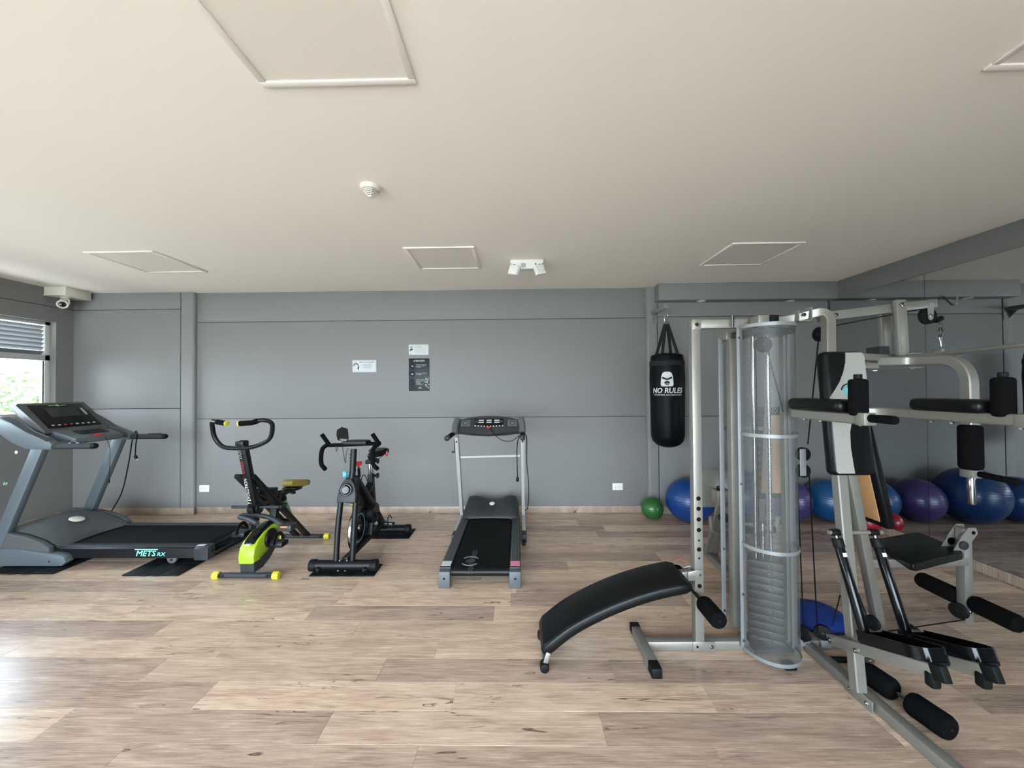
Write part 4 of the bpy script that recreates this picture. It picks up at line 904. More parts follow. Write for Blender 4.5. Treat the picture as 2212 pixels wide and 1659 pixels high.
# brake knob
MB().cyl(SP(3.43, .72), SP(3.42, .80), .013, 12).build('brake_sleeve', M['blackmetal'], t)
MB().cyl(SP(3.42, .80), SP(3.418, .825), .008, 10).build('brake_rod', M['chrome'], t)
MB().lathe([(0, 0), (.022, 0), (.03, .012), (.032, .032), (.02, .036), (0, .036)], SP(3.418, .825), (0, 0, 1), 10).build('brake_knob', M['red'], t)
MB().tube(spline([SP(3.45, .66), SP(3.5, .72), SP(3.56, .69), SP(3.6, .6), SP(3.53, .56)], 6), .004, 6).build('brake_cable', M['cable'], t)
# flywheel
fc_ = SP(3.415, .275)
fw_ = MB().lathe([(.0, -.006), (.165, -.006), (.168, -.012), (.192, -.014), (.197, -.01), (.197, .01), (.192, .014), (.168, .012), (.165, .006), (0, .006)], fc_, (1, 0, 0), 56).build('flywheel', M['blackgloss'], t)
MB().lathe([(.1975, -.0125), (.1985, -.01), (.1985, .01), (.1975, .0125), (.196, .0125), (.196, -.0125), (.1975, -.0125)], fc_, (1, 0, 0), 56).build('rim', M['chrome'], fw_)
for s in (-1, 1):
    MB().lathe([(0, .02), (.03, .018), (.034, .006), (0, .006)], fc_, (s, 0, 0), 20).build('hub', M['chrome'], fw_)
    MB().lathe([(.115, .0075), (.118, .009), (.122, .009), (.125, .0065)], fc_, (s, 0, 0), 40).build('disc_print', M['teal'], fw_)
MB().boxmm(SP(3.30, .5)+V((-.025, 0, 0)), SP(3.38, .52)+V((.025, 0, 0)), .006).build('brake_pad', M['gold'], t)
# frame
MB().beam(SP(3.32, .74), SP(3.70, .36), .055, .085, (1, 0, 0), .012).build('down_tube', M['blackmetal'], t)
MB().prism([(3.31, .72), (3.36, .72), (3.62, .46), (3.58, .42), (3.4, .46), (3.33, .55)], SP(3.2, 0)+V((.03, -3.2, 0)), (0, 1, 0), (0, 0, 1), -.06, .006).build('gusset', M['blackmetal'], t)
MB().beam(SP(3.18, .09), SP(3.95, .09+.05), .045, .05, (1, 0, 0), .008).build('bottom_tube', M['blackmetal'], t)
MB().beam(SP(3.62, .13), SP(3.70, .40), .05, .06, (1, 0, 0), .008).build('bottom_bracket_tube', M['blackmetal'], t)
MB().beam(SP(3.70, .38), SP(3.96, .08), .045, .06, (1, 0, 0), .008).build('rear_tube', M['blackmetal'], t)
MB().beam(SP(3.70, .36), SP(3.655, .70), .06, .05, (1, 0, 0), .008).build('seat_tube', M['blackmetal'], t)
MB().beam(SP(3.53, .52), SP(3.67, .62), .045, .06, (1, 0, 0), .008).build('frame_brace', M['blackmetal'], t)
MB().beam(SP(3.66, .66), SP(3.645, .83), .04, .04, (1, 0, 0), .006).build('seat_post', M['chrome'], t)
MB().lathe([(0, 0), (.012, 0), (.013, .02), (.025, .024), (.026, .038), (0, .04)], SP(3.665, .68)+V((.03, 0, 0)), (1, 0, 0), 16).build('seat_knob', M['blackmetal'], t)
MB().boxmm(SP(3.60, .80)+V((-.03, 0, 0)), SP(3.74, .838)+V((.03, 0, 0)), .008).build('seat_slider', M['blackmetal'], t)
MB().lathe([(0, 0), (.01, 0), (.011, .02), (.024, .022), (.024, .034), (0, .036)], SP(3.68, .815)+V((.03, 0, 0)), (1, 0, 0), 16).build('slider_knob', M['blackmetal'], t)
sd_ = SP(3.72, .885)
prof = [(0, -.16), (.022, -.15), (.03, -.08), (.05, 0), (.09, .06), (.098, .1), (.07, .13), (0, .125)]
poly = prof + [(-a_, b2) for a_, b2 in prof[::-1][1:-1]]
MB().prism(poly, sd_+V((.02, 0, -.025)), (1, 0, 0), (0, 1, .05), .055, .02).build('saddle', M['vinyl'], t, sharp=60)
MB().prism([(.0, 0), (.02, -.02), (.02, .03), (.0, .03)], sd_+V((.095, .05, -.02)), (0, 1, 0), (0, 0, 1), .02, .003).build('saddle_panel', M['red'], t)
for s in (-1, 1): MB().tube(fillet([sd_+V((.02+s*.02, -.12, -.03)), sd_+V((.02+s*.02, -.06, -.06)), sd_+V((.02+s*.02, .03, -.06)), sd_+V((.02+s*.05, .09, -.03))], .02), .0035, 6).build('saddle_rail', M['chrome'], t)
bb = SP(3.66, .33)
MB().lathe([(0, -.05), (.085, -.05), (.093, -.04), (.093, .04), (.085, .05), (0, .05)], bb, (1, 0, 0), 32).build('chain_guard', M['blackmetal'], t)
for s, e in ((1, V((.02, .09, -.14))), (-1, V((-.02, -.09, .14)))):
    a_ = bb+V((s*.07, 0, 0)); p_ = a_+e
    MB().beam(a_, p_, .018, .03, (1, 0, 0), .004).build('crank_arm', M['blackmetal'], t)
    pd = MB().box(p_+V((s*.055, 0, 0)), (.085, .08, .022), .004).build('pedal', M['blackmetal'], t)
    for q in (-1, 1): MB().box(p_+V((s*.055, q*.034, .013)), (.075, .006, .008), .001).build('cage_plate', M['alu'], pd)
    MB().tube(spline([p_+V((s*.055, -.04, .0)), p_+V((s*.055, -.06, .05)), p_+V((s*.055, .0, .085)), p_+V((s*.06, .05, .04))], 5), .005, 6).build('toe_strap', M['rubber'], pd)
# ================================================================ MULTI GYM (right)
t = thing('multi_gym', 'large silver multi station home gym with black pads and mesh weight guard', 'multi gym', (1.65, 2.25, 0))
GY = t; SV = M['silver']; TW = .05
def bolt(p, ax, par, r=.009, m=None, h=.008): return MB().lathe([(0, h), (r*.5, h), (r*.55, h*.6), (r, h*.55), (r, 0), (0, 0)], p, ax, 6).build('bolt', m or M['chrome'], par)
def roller(p0, p1, r, par, core=.012, ext=.0):
    p0, p1 = V(p0), V(p1); d = (p1-p0).normalized()
    o = MB().cyl(p0, p1, r, 24, r*.35).build('foam_roller', M['foam'], par)
    for q, s in ((p0, -1), (p1, 1)): MB().cyl(q+d*s*-.004, q+d*s*.001, core*.8, 10).build('roller_bore', M['skin'], o) if ext == 0 else MB().cyl(q, q+d*s*ext, core, 12, .003).build('roller_end', M['rubber'], o)
    return o
def endcap(p0, p1, w, par, m=None): return MB().beam(p0, p1, w, w, (0, 0, 1), .006).build('end_cap', m or M['rubber'], par)
AY = 2.243
rail = MB().beam((.72, AY, .0265), (2.33, AY+.03, .0265), TW, TW).build('base_rail', SV, t)
lf = MB().beam((.703, 2.06, .0265), (.703, 2.37, .0265), TW, TW).build('stabilizer_foot', SV, t)
endcap((.703, 2.005, .0275), (.703, 2.075, .0275), .054, lf); endcap((.703, 2.36, .0275), (.703, 2.41, .0275), .054, lf)
rf = MB().beam((2.345, 2.14, .0265), (2.345, 2.36, .0265), TW, TW).build('stabilizer_foot', SV, t)
endcap((2.345, 2.34, .0275), (2.345, 2.4, .0275), .056, rf); endcap((2.345, 2.10, .0275), (2.345, 2.16, .0275), .056, rf)
vr = MB().beam((1.633, AY-.02, .0265), (1.668, 1.15, .0265), TW, TW).build('knee_raise_rail', SV, t)
endcap((1.668, 1.16, .0275), (1.67, 1.1, .0275), .054, vr)
MB().boxmm((1.604, 1.80, .0), (1.609, 1.95, .056), .001).build('rail_plate', SV, t)
for y in (1.83, 1.92): bolt((1.604, y, .028), (-1, 0, 0), vr)
# front post with its holes
po = MB().boxmm((.996, 2.218, .05), (1.046, 2.268, 1.888), .004).build('front_post', SV, t)
MB().boxmm((.98, 2.2165, .002), (1.105, 2.2185, .056), .0008).build('gusset_plate', SV, po); MB().boxmm((1.0, 2.2155, 1.83), (1.05, 2.2185, 1.89), .0008).build('gusset_plate', SV, po)
bolt((1.005, 2.2165, .028), (0, -1, 0), po, .007, M['skin'], .003); bolt((1.085, 2.2165, .028), (0, -1, 0), po, .011)
bolt((1.024, 2.2155, 1.86), (0, -1, 0), po, .012)
for px, py, r in ((1511, 1077, .0125), (1511.5, 1099, .0125), (1512.3, 1122, .0125), (1513, 1145, .0125), (1514, 1167.5, .006), (1514.8, 1187, .0125), (1515.4, 1206, .006), (1517, 1266, .0125)):
    p = PY(px, py, 2.218); p.x = 1.022
    MB().cyl(p+V((0, -.0006, 0)), p+V((0, .004, 0)), r, 18).build('pin_hole', M['skin'], po)
MB().beam((1.02, AY, 1.862), (1.53, AY, 1.868), TW, TW).build('top_beam', SV, t)
mast = MB().sqtube(fillet([(1.44, AY-.004, 1.868), (1.56, 2.225, 1.885), (1.718, 2.15, 1.925), (1.665, 2.09, 1.67), (1.612, 1.88, .05)], [.05, .16, .1], 8), TW, TW, (0, 1, .05)).build('knee_raise_mast', SV, t)
MB().sqtube(fillet([(1.565, 2.185, 1.925), (1.565, 2.185, 1.865), (1.625, 2.17, 1.865), (1.625, 2.17, 1.94)], .008), .004, .05, (0, 1, 0), .001).build('mast_bracket', SV, mast)
bolt((1.595, 2.165, 1.90), (0, -1, 0), mast, .011)
bolt((1.604, 1.885, .1), (-1, 0, 0), mast)
# tube stubs with black plugs facing the room
for x, y, z in ((1.37, 2.10, 1.866), (1.335, 2.36, 1.815)):
    MB().boxmm((x-.06, y+.01, z-.024), (x+.0, y+.09, z+.024), .003).build('tube_stub', SV, t)
    MB().boxmm((x, y, z-.024), (x+.045, y+.08, z+.024), .004).build('tube_plug', M['rubber'], t)
MB().cyl((1.215, 2.19, 1.84), (1.215, 2.19, 1.905), .007, 10).build('eye_bolt', M['chrome'], t)
# rear mast and lat boom
MB().beam((2.165, 2.375, .045), (1.835, 2.31, 1.66), TW, TW, (0, 1, 0)).build('rear_mast', SV, t)
bm_ = MB().beam((1.70, 2.185, 1.888), (2.53, 2.38, 2.0), TW, TW).build('lat_boom', SV, t)
bolt(V((1.775, 2.175, 1.898)), (0, -1, 0), bm_, .012, h=.014)
def pulley(c, r, ax, par, name='pulley'):
    o = MB().lathe([(0, -.011), (r*.9, -.011), (r, -.009), (r*.86, 0), (r, .009), (r*.9, .011), (0, .011)], c, ax, 28).build(name, M['rubber'], par)
    MB().lathe([(0, -.014), (r*.2, -.014), (r*.2, .014), (0, .014)], c, ax, 14).build('hub', M['plate'], o); return o
lp = V((2.475, 2.36, 1.92)); pulley(lp, .05, (0, 1, 0), t)
for s in (-1, 1): MB().prism([(-.014, -.02), (0, -.03), (.014, -.02), (.024, .075), (-.02, .075)], lp+V((0, s*.018-.0015, 0)), (1, 0, 0), (0, 0, 1), -.003).build('pulley_bracket', SV, t)
bolt(lp+V((0, -.0185, 0)), (0, -1, 0), t, .01)
MB().cyl(lp+V((.045, 0, -.03)), lp+V((.085, 0, -.012)), .016, 12, .004).build('cable_stop', M['rubber'], t)
MB().tube(fillet([lp+V((.07, 0, -.03)), lp+V((.078, 0, -.07)), lp+V((.062, 0, -.10)), lp+V((.075, 0, -.135)), lp+V((.09, 0, -.10)), lp+V((.08, 0, -.06))], .02), .004, 8).build('carabiner', M['chrome'], t)
MB().tube([lp+V((.068, 0, -.13)), lp+V((.078, 0, -.185))], .003, 6).tube([lp+V((.084, 0, -.13)), lp+V((.078, 0, -.185))], .003, 6).build('cable_link', M['chrome'], t)
lb = MB().tube(fillet([(2.54, 2.95, 1.60), (2.555, 2.80, 1.69), (2.56, 2.38, 1.69), (2.56, 1.93, 1.705), (2.56, 1.72, 1.60)], .08), .0135, 12).build('lat_bar', SV, t)
MB().box((2.558, 2.38, 1.708), (.02, .05, .03), .004).build('bar_eye', SV, lb)
MB().tube(spline([PY(p[0], p[1], 2.42) for p in ((2030, 638), (2040, 643), (2055, 657), (2063, 658), (2067, 650), (2068, 640))], 6), .0055, 8).build('wire_hook', M['chrome'], t)
# hangers and butterfly arms
MB().beam(PY(1949, 768, 2.25), PY(1942, 648, 2.25), .058, .03, (0, 1, 0)).build('hanger', SV, t); MB().beam(PY(1912, 768, 2.40), PY(1908, 672, 2.40), .05, .03, (0, 1, 0)).build('hanger', SV, t)
bolt(PY(1947, 658, 2.233), (0, -1, 0), t, .013, h=.016)
MB().boxmm((2.14, 2.31, 1.68), (2.2, 2.40, 1.735), .004).build('pivot_bracket', M['charcoal'], t)
MB().beam((1.70, 2.14, 1.668), (2.27, 2.36, 1.665), .045, .04).build('butterfly_beam', SV, t)
MB().beam((1.72, 2.13, 1.615), (2.06, 2.26, 1.615), .05, .035).build('butterfly_support', SV, t)
MB().boxmm((2.22, 2.22, 1.60), (2.30, 2.52, 1.606), .002).build('pivot_plate', SV, t); MB().boxmm((2.22, 2.22, 1.68), (2.30, 2.52, 1.686), .002).build('pivot_plate', SV, t)
for s in (-1, 1):
    yp = 2.37+s*.11
    ay = lambda d: 2.37+s*d
    arm = MB().sqtube(fillet([(2.10, ay(.07), 1.643), (2.275, ay(.10), 1.643), (2.295, ay(.375), 1.635), (2.285, ay(.385), 1.30)], [.06, .22], 12), .05, .05, (1, 0, 0)).build('butterfly_arm', SV, t)
    bolt((2.265, ay(.11), 1.686), (0, 0, 1), arm, .016); bolt((2.265, ay(.11), 1.60), (0, 0, -1), arm, .013)
    rp = V((2.282, ay(.385), 0))
    roller(rp+V((0, 0, 1.075)), rp+V((0, 0, 1.30)), .045, arm, ext=.004)
    MB().boxmm(rp+V((-.028, -.028, 1.035)), rp+V((.028, .028, 1.075)), .003).build('arm_bracket', SV, arm)
    MB().cyl(rp+V((0, 0, .9)), rp+V((0, 0, 1.04)), .0165, 14, .002).build('arm_rod', M['chrome'], arm)
    MB().cyl(rp+V((.01, s*.02, 1.057)), rp+V((.02, s*.17, 1.05)), .015, 14, .004).build('hand_grip', M['foam'], arm)
# knee raise: arm rests
ub = MB().sqtube(fillet([(1.432, 1.64, 1.362), (1.432, 2.07, 1.362), (1.66, 2.09, 1.362), (1.89, 2.03, 1.366), (1.895, 1.475, 1.366)], [.08, .02, .12], 8), .04, .045, (0, 0, 1)).build('arm_rest_frame', SV, t)
for x, ya, yb_, yr, yh in ((1.432, 2.01, 1.685, 1.645, 1.625), (1.895, 1.86, 1.575, 1.535, 1.475)):
    MB().box((x, (ya+yb_)/2, 1.413), (.105, ya-yb_, .058), .024, None, 3).build('arm_pad', M['vinyl'], t, sharp=60)
    roller((x, yr, 1.375), (x, yr, 1.53), .0335, ub, .015, .02)
    MB().boxmm((x-.024, yh-.035, 1.338), (x+.024, yh+.012, 1.39), .003).build('arm_bracket', SV, ub)
    MB().cyl((x+.002, yh-.02, 1.368), (x+.006, yh-.135, 1.368), .017, 16, .006).build('hand_grip', M['foam'], ub)
    for y in (yh+.01, (ya+yb_)/2, ya-.06): bolt((x, y, 1.339), (0, 0, -1), ub, .01)
# backrest with its pale swoosh
b0, b1 = V((1.675, 1.945, 1.055)), V((1.70, 2.035, 1.685))      # front-bottom and front-top middle
bu = (b1-b0).normalized(); bxv = V((1, .0, 0)); bn = bxv.cross(bu).normalized()
if bn.y > 0: bn = -bn
bl = (b1-b0).length; bw = .215
Rb = Matrix((bxv, -bn, bu)).transposed()
br = MB().box((b0+b1)/2-bn*.03, (bw, .07, bl), .026, Rb, 3).build('backrest', M['vinyl'], t, sharp=60)
def bp_(u, v, lift=.0): return b1-bu*bl*v+bxv*bw*(u-.5)+bn*(.0052+lift)
crv = [(.52, .018), (.49, .1), (.42, .18), (.31, .26), (.18, .325), (.05, .385), (.05, .97), (.1, .984), (.46, .984), (.44, .9), (.42, .78), (.44, .66), (.52, .56), (.66, .49), (.955, .43), (.955, .05), (.9, .018)]
pv = MB(); pv.prism([((u-.5)*bw, -v*bl) for u, v in crv], b1+bn*.003, bxv, bu, .004 if bxv.cross(bu).dot(bn) > 0 else -.004); pv.build('pale_panel', M['vinylgrey'], br)
MB().lathe([(0, .003), (.03, .0025), (.032, 0), (0, 0)], bp_(.52, .335, .002), bn, 24).build('round_logo', M['teal'], br)
text('logo_text', 'Fit', M['print'], br, bp_(.52, .335, .0052), bxv, bu, .036)
MB().tube([bp_(.5, .335, .003)+bxv*.037*math.cos(a)+bu*.037*math.sin(a) for a in [1.2+k*.2 for k in range(10)]], .003, 6).build('logo_arc', M['blackmetal'], br)
# stepper
cb = .767
st = MB().cyl((1.55, 1.965, cb), (1.815, 1.965, cb), .010, 14).build('stepper_axle', SV, t)
for x in (1.585, 1.775):
    MB().cyl((x-.022, 1.965, cb), (x+.018, 1.965, cb), .017, 16, .003).build('piston_eye', M['rubber'], st)
    p0, p1 = V((x, 1.955, cb-.03)), V((x, 1.808, .355)); d = (p1-p0).normalized()
    MB().cyl(V((x, 1.965, cb)), p0+d*.02, .009, 10).build('piston_rod', M['chrome'], st)
    ps_ = MB().cyl(p0, p1, .0205, 20, .004).build('piston', M['blackgloss'], st)
    MB().cyl(p0-d*.004, p0+d*.04, .024, 20, .004).build('piston_collar', M['rubber'], st)
    MB().box(p0+d*.07+V((0, -.0195, .006)), (.018, .004, .018), .0005, Matrix.Rotation(-.34, 3, 'X')).build('sticker', M['print'], st)
    a0, a1 = V((x-.012, 2.0, .215)), V((x-.012, 1.47, .425))
    pa = MB().beam(a0, a1, .025, .05).build('pedal_arm', SV, t)
    dd = (a1-a0).normalized(); MB().beam(a1-dd*.035, a1+dd*.012, .03, .056).build('end_cap', M['rubber'], pa)
    MB().boxmm(a1+V((-.018, .02, -.075)), a1+V((.018, .055, -.02)), .008).build('bumper', M['rubber'], pa)
    bolt(a0+V((-.013, -.02, .007)), (-1, 0, 0), pa, .012); bolt(V((x-.026, 1.83, .27)), (-1, 0, 0), pa, .01)
    # tray: floor plus raised rim, rounded toe
    o_ = V((x+.045, 1.82, .318)); L_ = .315; w_ = .062
    th_ = math.atan2(.20, .53); ex, ey = V((1, 0, 0)), V((0, -math.cos(th_), math.sin(th_)))
    outl = [(-w_, 0), (w_, 0), (w_, L_*.8), (w_*.8, L_*.93), (w_*.4, L_), (-w_*.4, L_), (-w_*.8, L_*.93), (-w_, L_*.8)]
    tr_ = MB().prism(outl, o_, ex, ey, .012, .003).build('pedal', M['rubber'], t)
    en = ex.cross(ey); en = en if en.z > 0 else -en
    MB().sweep([o_+ex*a*(.97)+ey*c+en*.018 for a, c in fillet([V((p[0], p[1], 0)) for p in [(w_, .03), (w_, L_*.8), (w_*.75, L_*.95), (-w_*.75, L_*.95), (-w_, L_*.8), (-w_, .03)]], .04) for a, c in [(a, c)]] if False else
        [o_+ex*q.x*.97+ey*q.y+en*.02 for q in fillet([(w_, .0, 0), (w_, L_*.82, 0), (w_*.7, L_*.97, 0), (-w_*.7, L_*.97, 0), (-w_, L_*.82, 0), (-w_, .0, 0)], .04)], [(-.003, -.02), (.003, -.02), (.003, .026), (-.003, .026)], up=en).build('pedal_rim', M['blackgloss'], tr_)
    MB().box(o_+ey*.0+en*.02, (w_*2, .006, .04), .002, Matrix((ex, ey, en)).transposed() if ex.cross(ey).dot(en) > 0 else None).build('pedal_stop', M['blackgloss'], tr_)
    for k in range(8): MB().box(o_+ey*(.03+k*.034)+en*.014, (w_*1.75, .012, .003), .001, Matrix.Rotation(-th_, 3, 'X')).build('tread_rib', M['rubber'], tr_)
# press seat, its backrest and the leg lever
cs = [PZ(1886, 1166, .5), PZ(1984, 1150, .5), PZ(2084, 1193, .5), PZ(1972, 1221, .5)]
sm = MB(); ctr = sum(cs, V((0, 0, 0)))/4
sm.prism([((c-ctr).x, (c-ctr).y) for c in fillet(cs + [cs[0]], .03)[:-1]], ctr+V((0, 0, -.038)), (1, 0, 0), (0, 1, 0), .042, .014); sm.build('seat', M['vinyl'], t, sharp=60)
MB().beam((2.10, 2.385, .43), (2.72, 2.41, .43), .05, .05).build('seat_beam', SV, t)
q0, q1 = V((2.165, 2.385, .665)), V((2.03, 2.375, 1.29)); qu = (q1-q0).normalized(); qn = V((0, 1, 0)).cross(qu).normalized()
Rq = Matrix((V((0, 1, 0)), qn, qu)).transposed()
sb_ = MB().box((q0+q1)/2, (.225, .055, (q1-q0).length), .02, Rq, 3).build('seat_backrest', M['vinyl'], t, sharp=60)
sgn = -1 if qn.x > 0 else 1
MB().box((q0+q1)/2+qn*sgn*.0285+V((0, .012, 0)), (.165, .006, (q1-q0).length-.08), .001, Rq).build('plywood_back', M['ply'], sb_)
ll = MB().boxmm((2.692, 2.385, .055), (2.742, 2.435, .63), .004).build('leg_lever', SV, t)
for s in (-1, 1):
    MB().prism([(2.57, .42), (2.63, .42), (2.765, .605), (2.755, .64), (2.71, .64), (2.67, .59)], (0, 2.41+s*.032+.002, 0), (1, 0, 0), (0, 0, 1), .004).build('lever_plate', SV, t)
    MB().cyl((2.675, 2.41+s*.03, .535), (2.675, 2.41+s*.045, .535), .026, 18, .003).build('lever_pivot', M['charcoal'], t)
    MB().cyl((2.737, 2.41+s*.033, .61), (2.737, 2.41+s*.037, .61), .011, 14).build('pin_hole', M['skin'], t)
roller((2.735, 2.38, .185), (2.735, 2.165, .185), .05, ll); roller((2.715, 2.44, .19), (2.715, 2.67, .19), .05, ll)
MB().cyl((2.72, 2.2, .187), (2.72, 2.64, .187), .011, 12).build('roller_axle', M['chrome'], ll)
pulley(V((2.668, 2.40, .13)), .045, (1, .25, 0), t)
bolt((2.72, 2.385, .13), (0, -1, 0), ll, .01)
MB().tube(fillet([V((2.745, 2.41, .115)), V((2.78, 2.40, .12)), V((2.85, 2.39, .10)), V((2.85, 2.40, .09)), V((2.77, 2.41, .105))], .01), .004, 8).build('snap_hook', M['chrome'], t)
# cables and pulleys
def cable(pts): MB().tube(pts, .0035, 6).build('cable', M['cable'], t)
cable([PY(1768, 735, 2.2), PY(1745, 960, 2.2)]); cable([PY(1722, 1020, 2.2), PY(1737, 1388, 2.2)]); cable([PY(1748, 1022, 2.2), PY(1766, 1366, 2.2)])
cable([PY(1800, 704, 2.2), lp+V((-.02, 0, .045))]); cable([PY(1815, 1285, 2.28), PY(1798, 1352, 2.28)]); cable([PY(1855, 1285, 2.28), PY(1880, 1352, 2.28)])
cable([PY(1902, 1366, 2.28), V((2.675, 2.375, .09))]); cable([PY(1655, 745, 2.2), PY(1692, 890, 2.2)]); cable([PY(1632, 745, 2.23), PY(1640, 1180, 2.23)])
for px, py in ((1734.5, 981), (1734.5, 1017)): pulley(PY(px, py, 2.2), .038, (0, 1, 0), t)
for y in (2.18, 2.218): MB().beam(PY(1734, 965, y), PY(1736, 1035, y), .004, .034, (0, 1, 0), .001).build('pulley_bracket', M['alu'], t) if False else MB().box((PY(1734, 981, y)+PY(1735, 1017, y))/2, (.034, .003, .15), .001).build('pulley_bracket', M['alu'], t)
for px, py, y, ax in ((1777, 1366, 2.2, (.6, 1, 0)), (1736, 1368, 2.2, (1, .3, 0)), (1884, 1345, 2.3, (1, .3, 0)), (1771, 722, 2.17, (1, .15, 0))): pulley(PY(px, py, y), .04, ax, t)
MB().boxmm(PY(1775, 1400, 2.215), PY(1790, 1362, 2.235), .002).build('pulley_bracket', M['alu'], t); MB().boxmm(PY(1728, 1396, 2.215), PY(1745, 1362, 2.235), .002).build('pulley_bracket', M['alu'], t)
# weight stack in its mesh guard
gc = V((1.405, 2.215, 0)); RX, RY = .142, .152
Rs = Matrix.Rotation(-.5, 3, 'Z'); sc2 = V((1.405, 2.24, 0))
for k in range(11):
    p = MB().box(sc2+V((0, 0, .075+k*.0425)), (.17, .12, .0395), .004, Rs).build('weight_plate', M['plate'], t)
    MB().tube([sc2+V((0, 0, .075+k*.0425))+Rs @ V((.025+.011*math.cos(a), -.0605, .011*math.sin(a))) for a in [2*math.pi*j/12 for j in range(12)]], .0025, 5, True).build('selector_ring', M['chrome'], p)
MB().boxmm((1.3, 2.16, .03), (1.51, 2.32, .052), .003).build('stack_base', M['charcoal'], t)
for x, y in ((1.352, 2.235), (1.437, 2.235)): MB().cyl((x, y, .05), (x, y, 1.80), .0105, 12).build('guide_rod', M['chrome'], t)
MB().cyl((1.395, 2.24, .5), (1.395, 2.24, .72), .013, 12).build('selector_rod', M['chrome'], t)
MB().boxmm((1.29, 2.14, 1.795), (1.53, 2.34, 1.825), .003).build('guard_top_plate', M['charcoal'], t)
pulley(V((1.39, 2.20, 1.74)), .045, (0, 1, 0), t)
MB().boxmm((1.285, 2.35, .055), (1.33, 2.40, 1.80), .003).build('rear_post', SV, t)
MB().boxmm((1.515, 2.22, .055), (1.545, 2.26, 1.86), .003).build('rear_post', SV, t)
def arc(front, n, rx=RX, ry=None):
    ry = (RY if front else .11) if ry is None else ry; yb2 = gc.y if front else 2.42
    return [V((gc.x-rx*math.cos(math.pi*k/n), yb2-(ry if front else -ry)*math.sin(math.pi*k/n)*(1), 0)) for k in range(n+1)]
def lattice(front, z0, z1, w, h, wire):
    pl = arc(front, 60); cum = [0]
    for a, c in zip(pl, pl[1:]): cum.append(cum[-1]+(c-a).length)
    Lw = cum[-1]; nc = int(Lw/(w/2)); nr = int((z1-z0)/(h/2))
    P, T_, N_ = [], [], []
    for i in range(nc+1):
        s = Lw*i/nc; j = max(k for k in range(len(cum)-1) if cum[k] <= s+1e-9); f = (s-cum[j])/(cum[j+1]-cum[j])
        P.append(pl[j].lerp(pl[j+1], f)); d = (pl[j+1]-pl[j]).normalized(); T_.append(d)
    vs_, fs_ = [], []; dh = (z1-z0)/nr
    for i in range(nc):
        for j in range(nr):
            up = (i+j) % 2 == 0
            za, zb2 = (j, j+1) if up else (j+1, j)
            A = P[i]+V((0, 0, z0+za*dh)); B = P[i+1]+V((0, 0, z0+zb2*dh)); e = (B-A).normalized()
            nn = e.cross(V((0, 0, 1))).normalized(); sd = nn.cross(e).normalized()*wire/2
            n0 = len(vs_); vs_ += [A-sd, B-sd, B+sd, A+sd]; fs_.append((n0, n0+1, n0+2, n0+3))
    me = bpy.data.meshes.new('guard_mesh'); off = ORIG[t.name]; me.from_pydata([v-off for v in vs_], [], fs_); me.materials.append(M['mesh'])
    o = bpy.data.objects.new('guard_mesh', me); col.objects.link(o); o.parent = GY; ORIG[o.name] = off; o['kind'] = 'stuff'; o['label'] = 'silver expanded metal mesh'
lattice(True, .035, 1.84, .0115, .0070, .0013); lattice(False, .035, 1.80, .016, .010, .0012)
for front, zs in ((True, (1.838, 1.235, .615, .03)), (False, (1.80, 1.235, .615))):
    for z in zs:
        MB().sqtube([p+V((0, 0, z)) for p in arc(front, 28, RX+.003, (RY+.003) if front else .113)], .005, .02, (0, 0, 1), .001).build('guard_ring', M['alu'], t)
for x in (gc.x-RX, gc.x+RX):
    MB().boxmm((x-.016, gc.y-.006, .03), (x+.016, gc.y+.004, 1.84), .002).build('guard_flange', M['alu'], t)
    MB().boxmm((x-.014, 2.415, .08), (x+.014, 2.424, 1.80), .002).build('guard_flange', M['alu'], t)
for z in (.07, 1.78, .95, .33): bolt((gc.x-RX-.004, gc.y-.006, z), (0, -1, 0), t, .007)
for z in (.5, .12): bolt((gc.x-RX-.0, 2.415, z), (0, -1, 0), t, .008)
MB().boxmm((1.40, 2.07, .0), (1.46, 2.12, .028), .004).build('guard_foot', M['rubber'], t)
# leg press side at the back
MB().beam((1.645, 2.28, .0265), (1.66, 3.42, .0265), TW, TW).build('leg_press_rail', SV, t)
MB().beam((1.72, 3.47, .0), (1.668, 3.2, .60), .055, .06, (1, 0, 0)).build('leg_press_leg', SV, t)
MB().beam((1.63, 3.42, .03), (1.655, 3.2, .58), .02, .03, (1, 0, 0)).build('leg_press_brace', SV, t)
MB().boxmm((1.60, 3.14, .555), (1.72, 3.24, .66), .006).build('leg_press_head', SV, t)
MB().cyl((1.645, 3.18, .66), (1.645, 3.18, .69), .03, 16, .005).build('adjust_knob', M['blackgloss'], t)
R_p = Matrix.Rotation(-.2, 3, 'X')
pc_ = V((1.735, 3.46, .60)); fp = MB().box(pc_, (.37, .012, .32), .004, R_p).build('foot_plate', SV, t)
b = MB()
for i in range(9):
    for j in range(8):
        b.box(pc_+R_p @ V((-.16+i*.04, -.0065, -.135+j*.039)), (.024, .003, .006), 0, R_p @ Matrix.Rotation(.7 if (i+j) % 2 else -.7, 3, 'Y'))
o = b.build('tread_pattern', SV, fp); o['kind'] = 'stuff'
MB().beam((1.68, 3.2, .6), (1.72, 3.44, .58), .04, .05).build('foot_plate_arm', SV, t)
MB().box((1.66, 2.86, .50), (.27, .3, .055), .02, None, 3).build('leg_press_seat', M['vinyl'], t, sharp=60)
MB().beam((1.65, 2.75, .44), (1.66, 3.2, .56), .045, .05).build('leg_press_seat_beam', SV, t)
MB().boxmm((1.63, 2.68, .05), (1.68, 2.73, .45), .004).build('leg_press_post', SV, t)
MB().beam((1.65, 2.70, .44), (1.66, 2.62, 1.3), .045, .045, (0, 1, 0)).build('leg_press_back_post', SV, t)
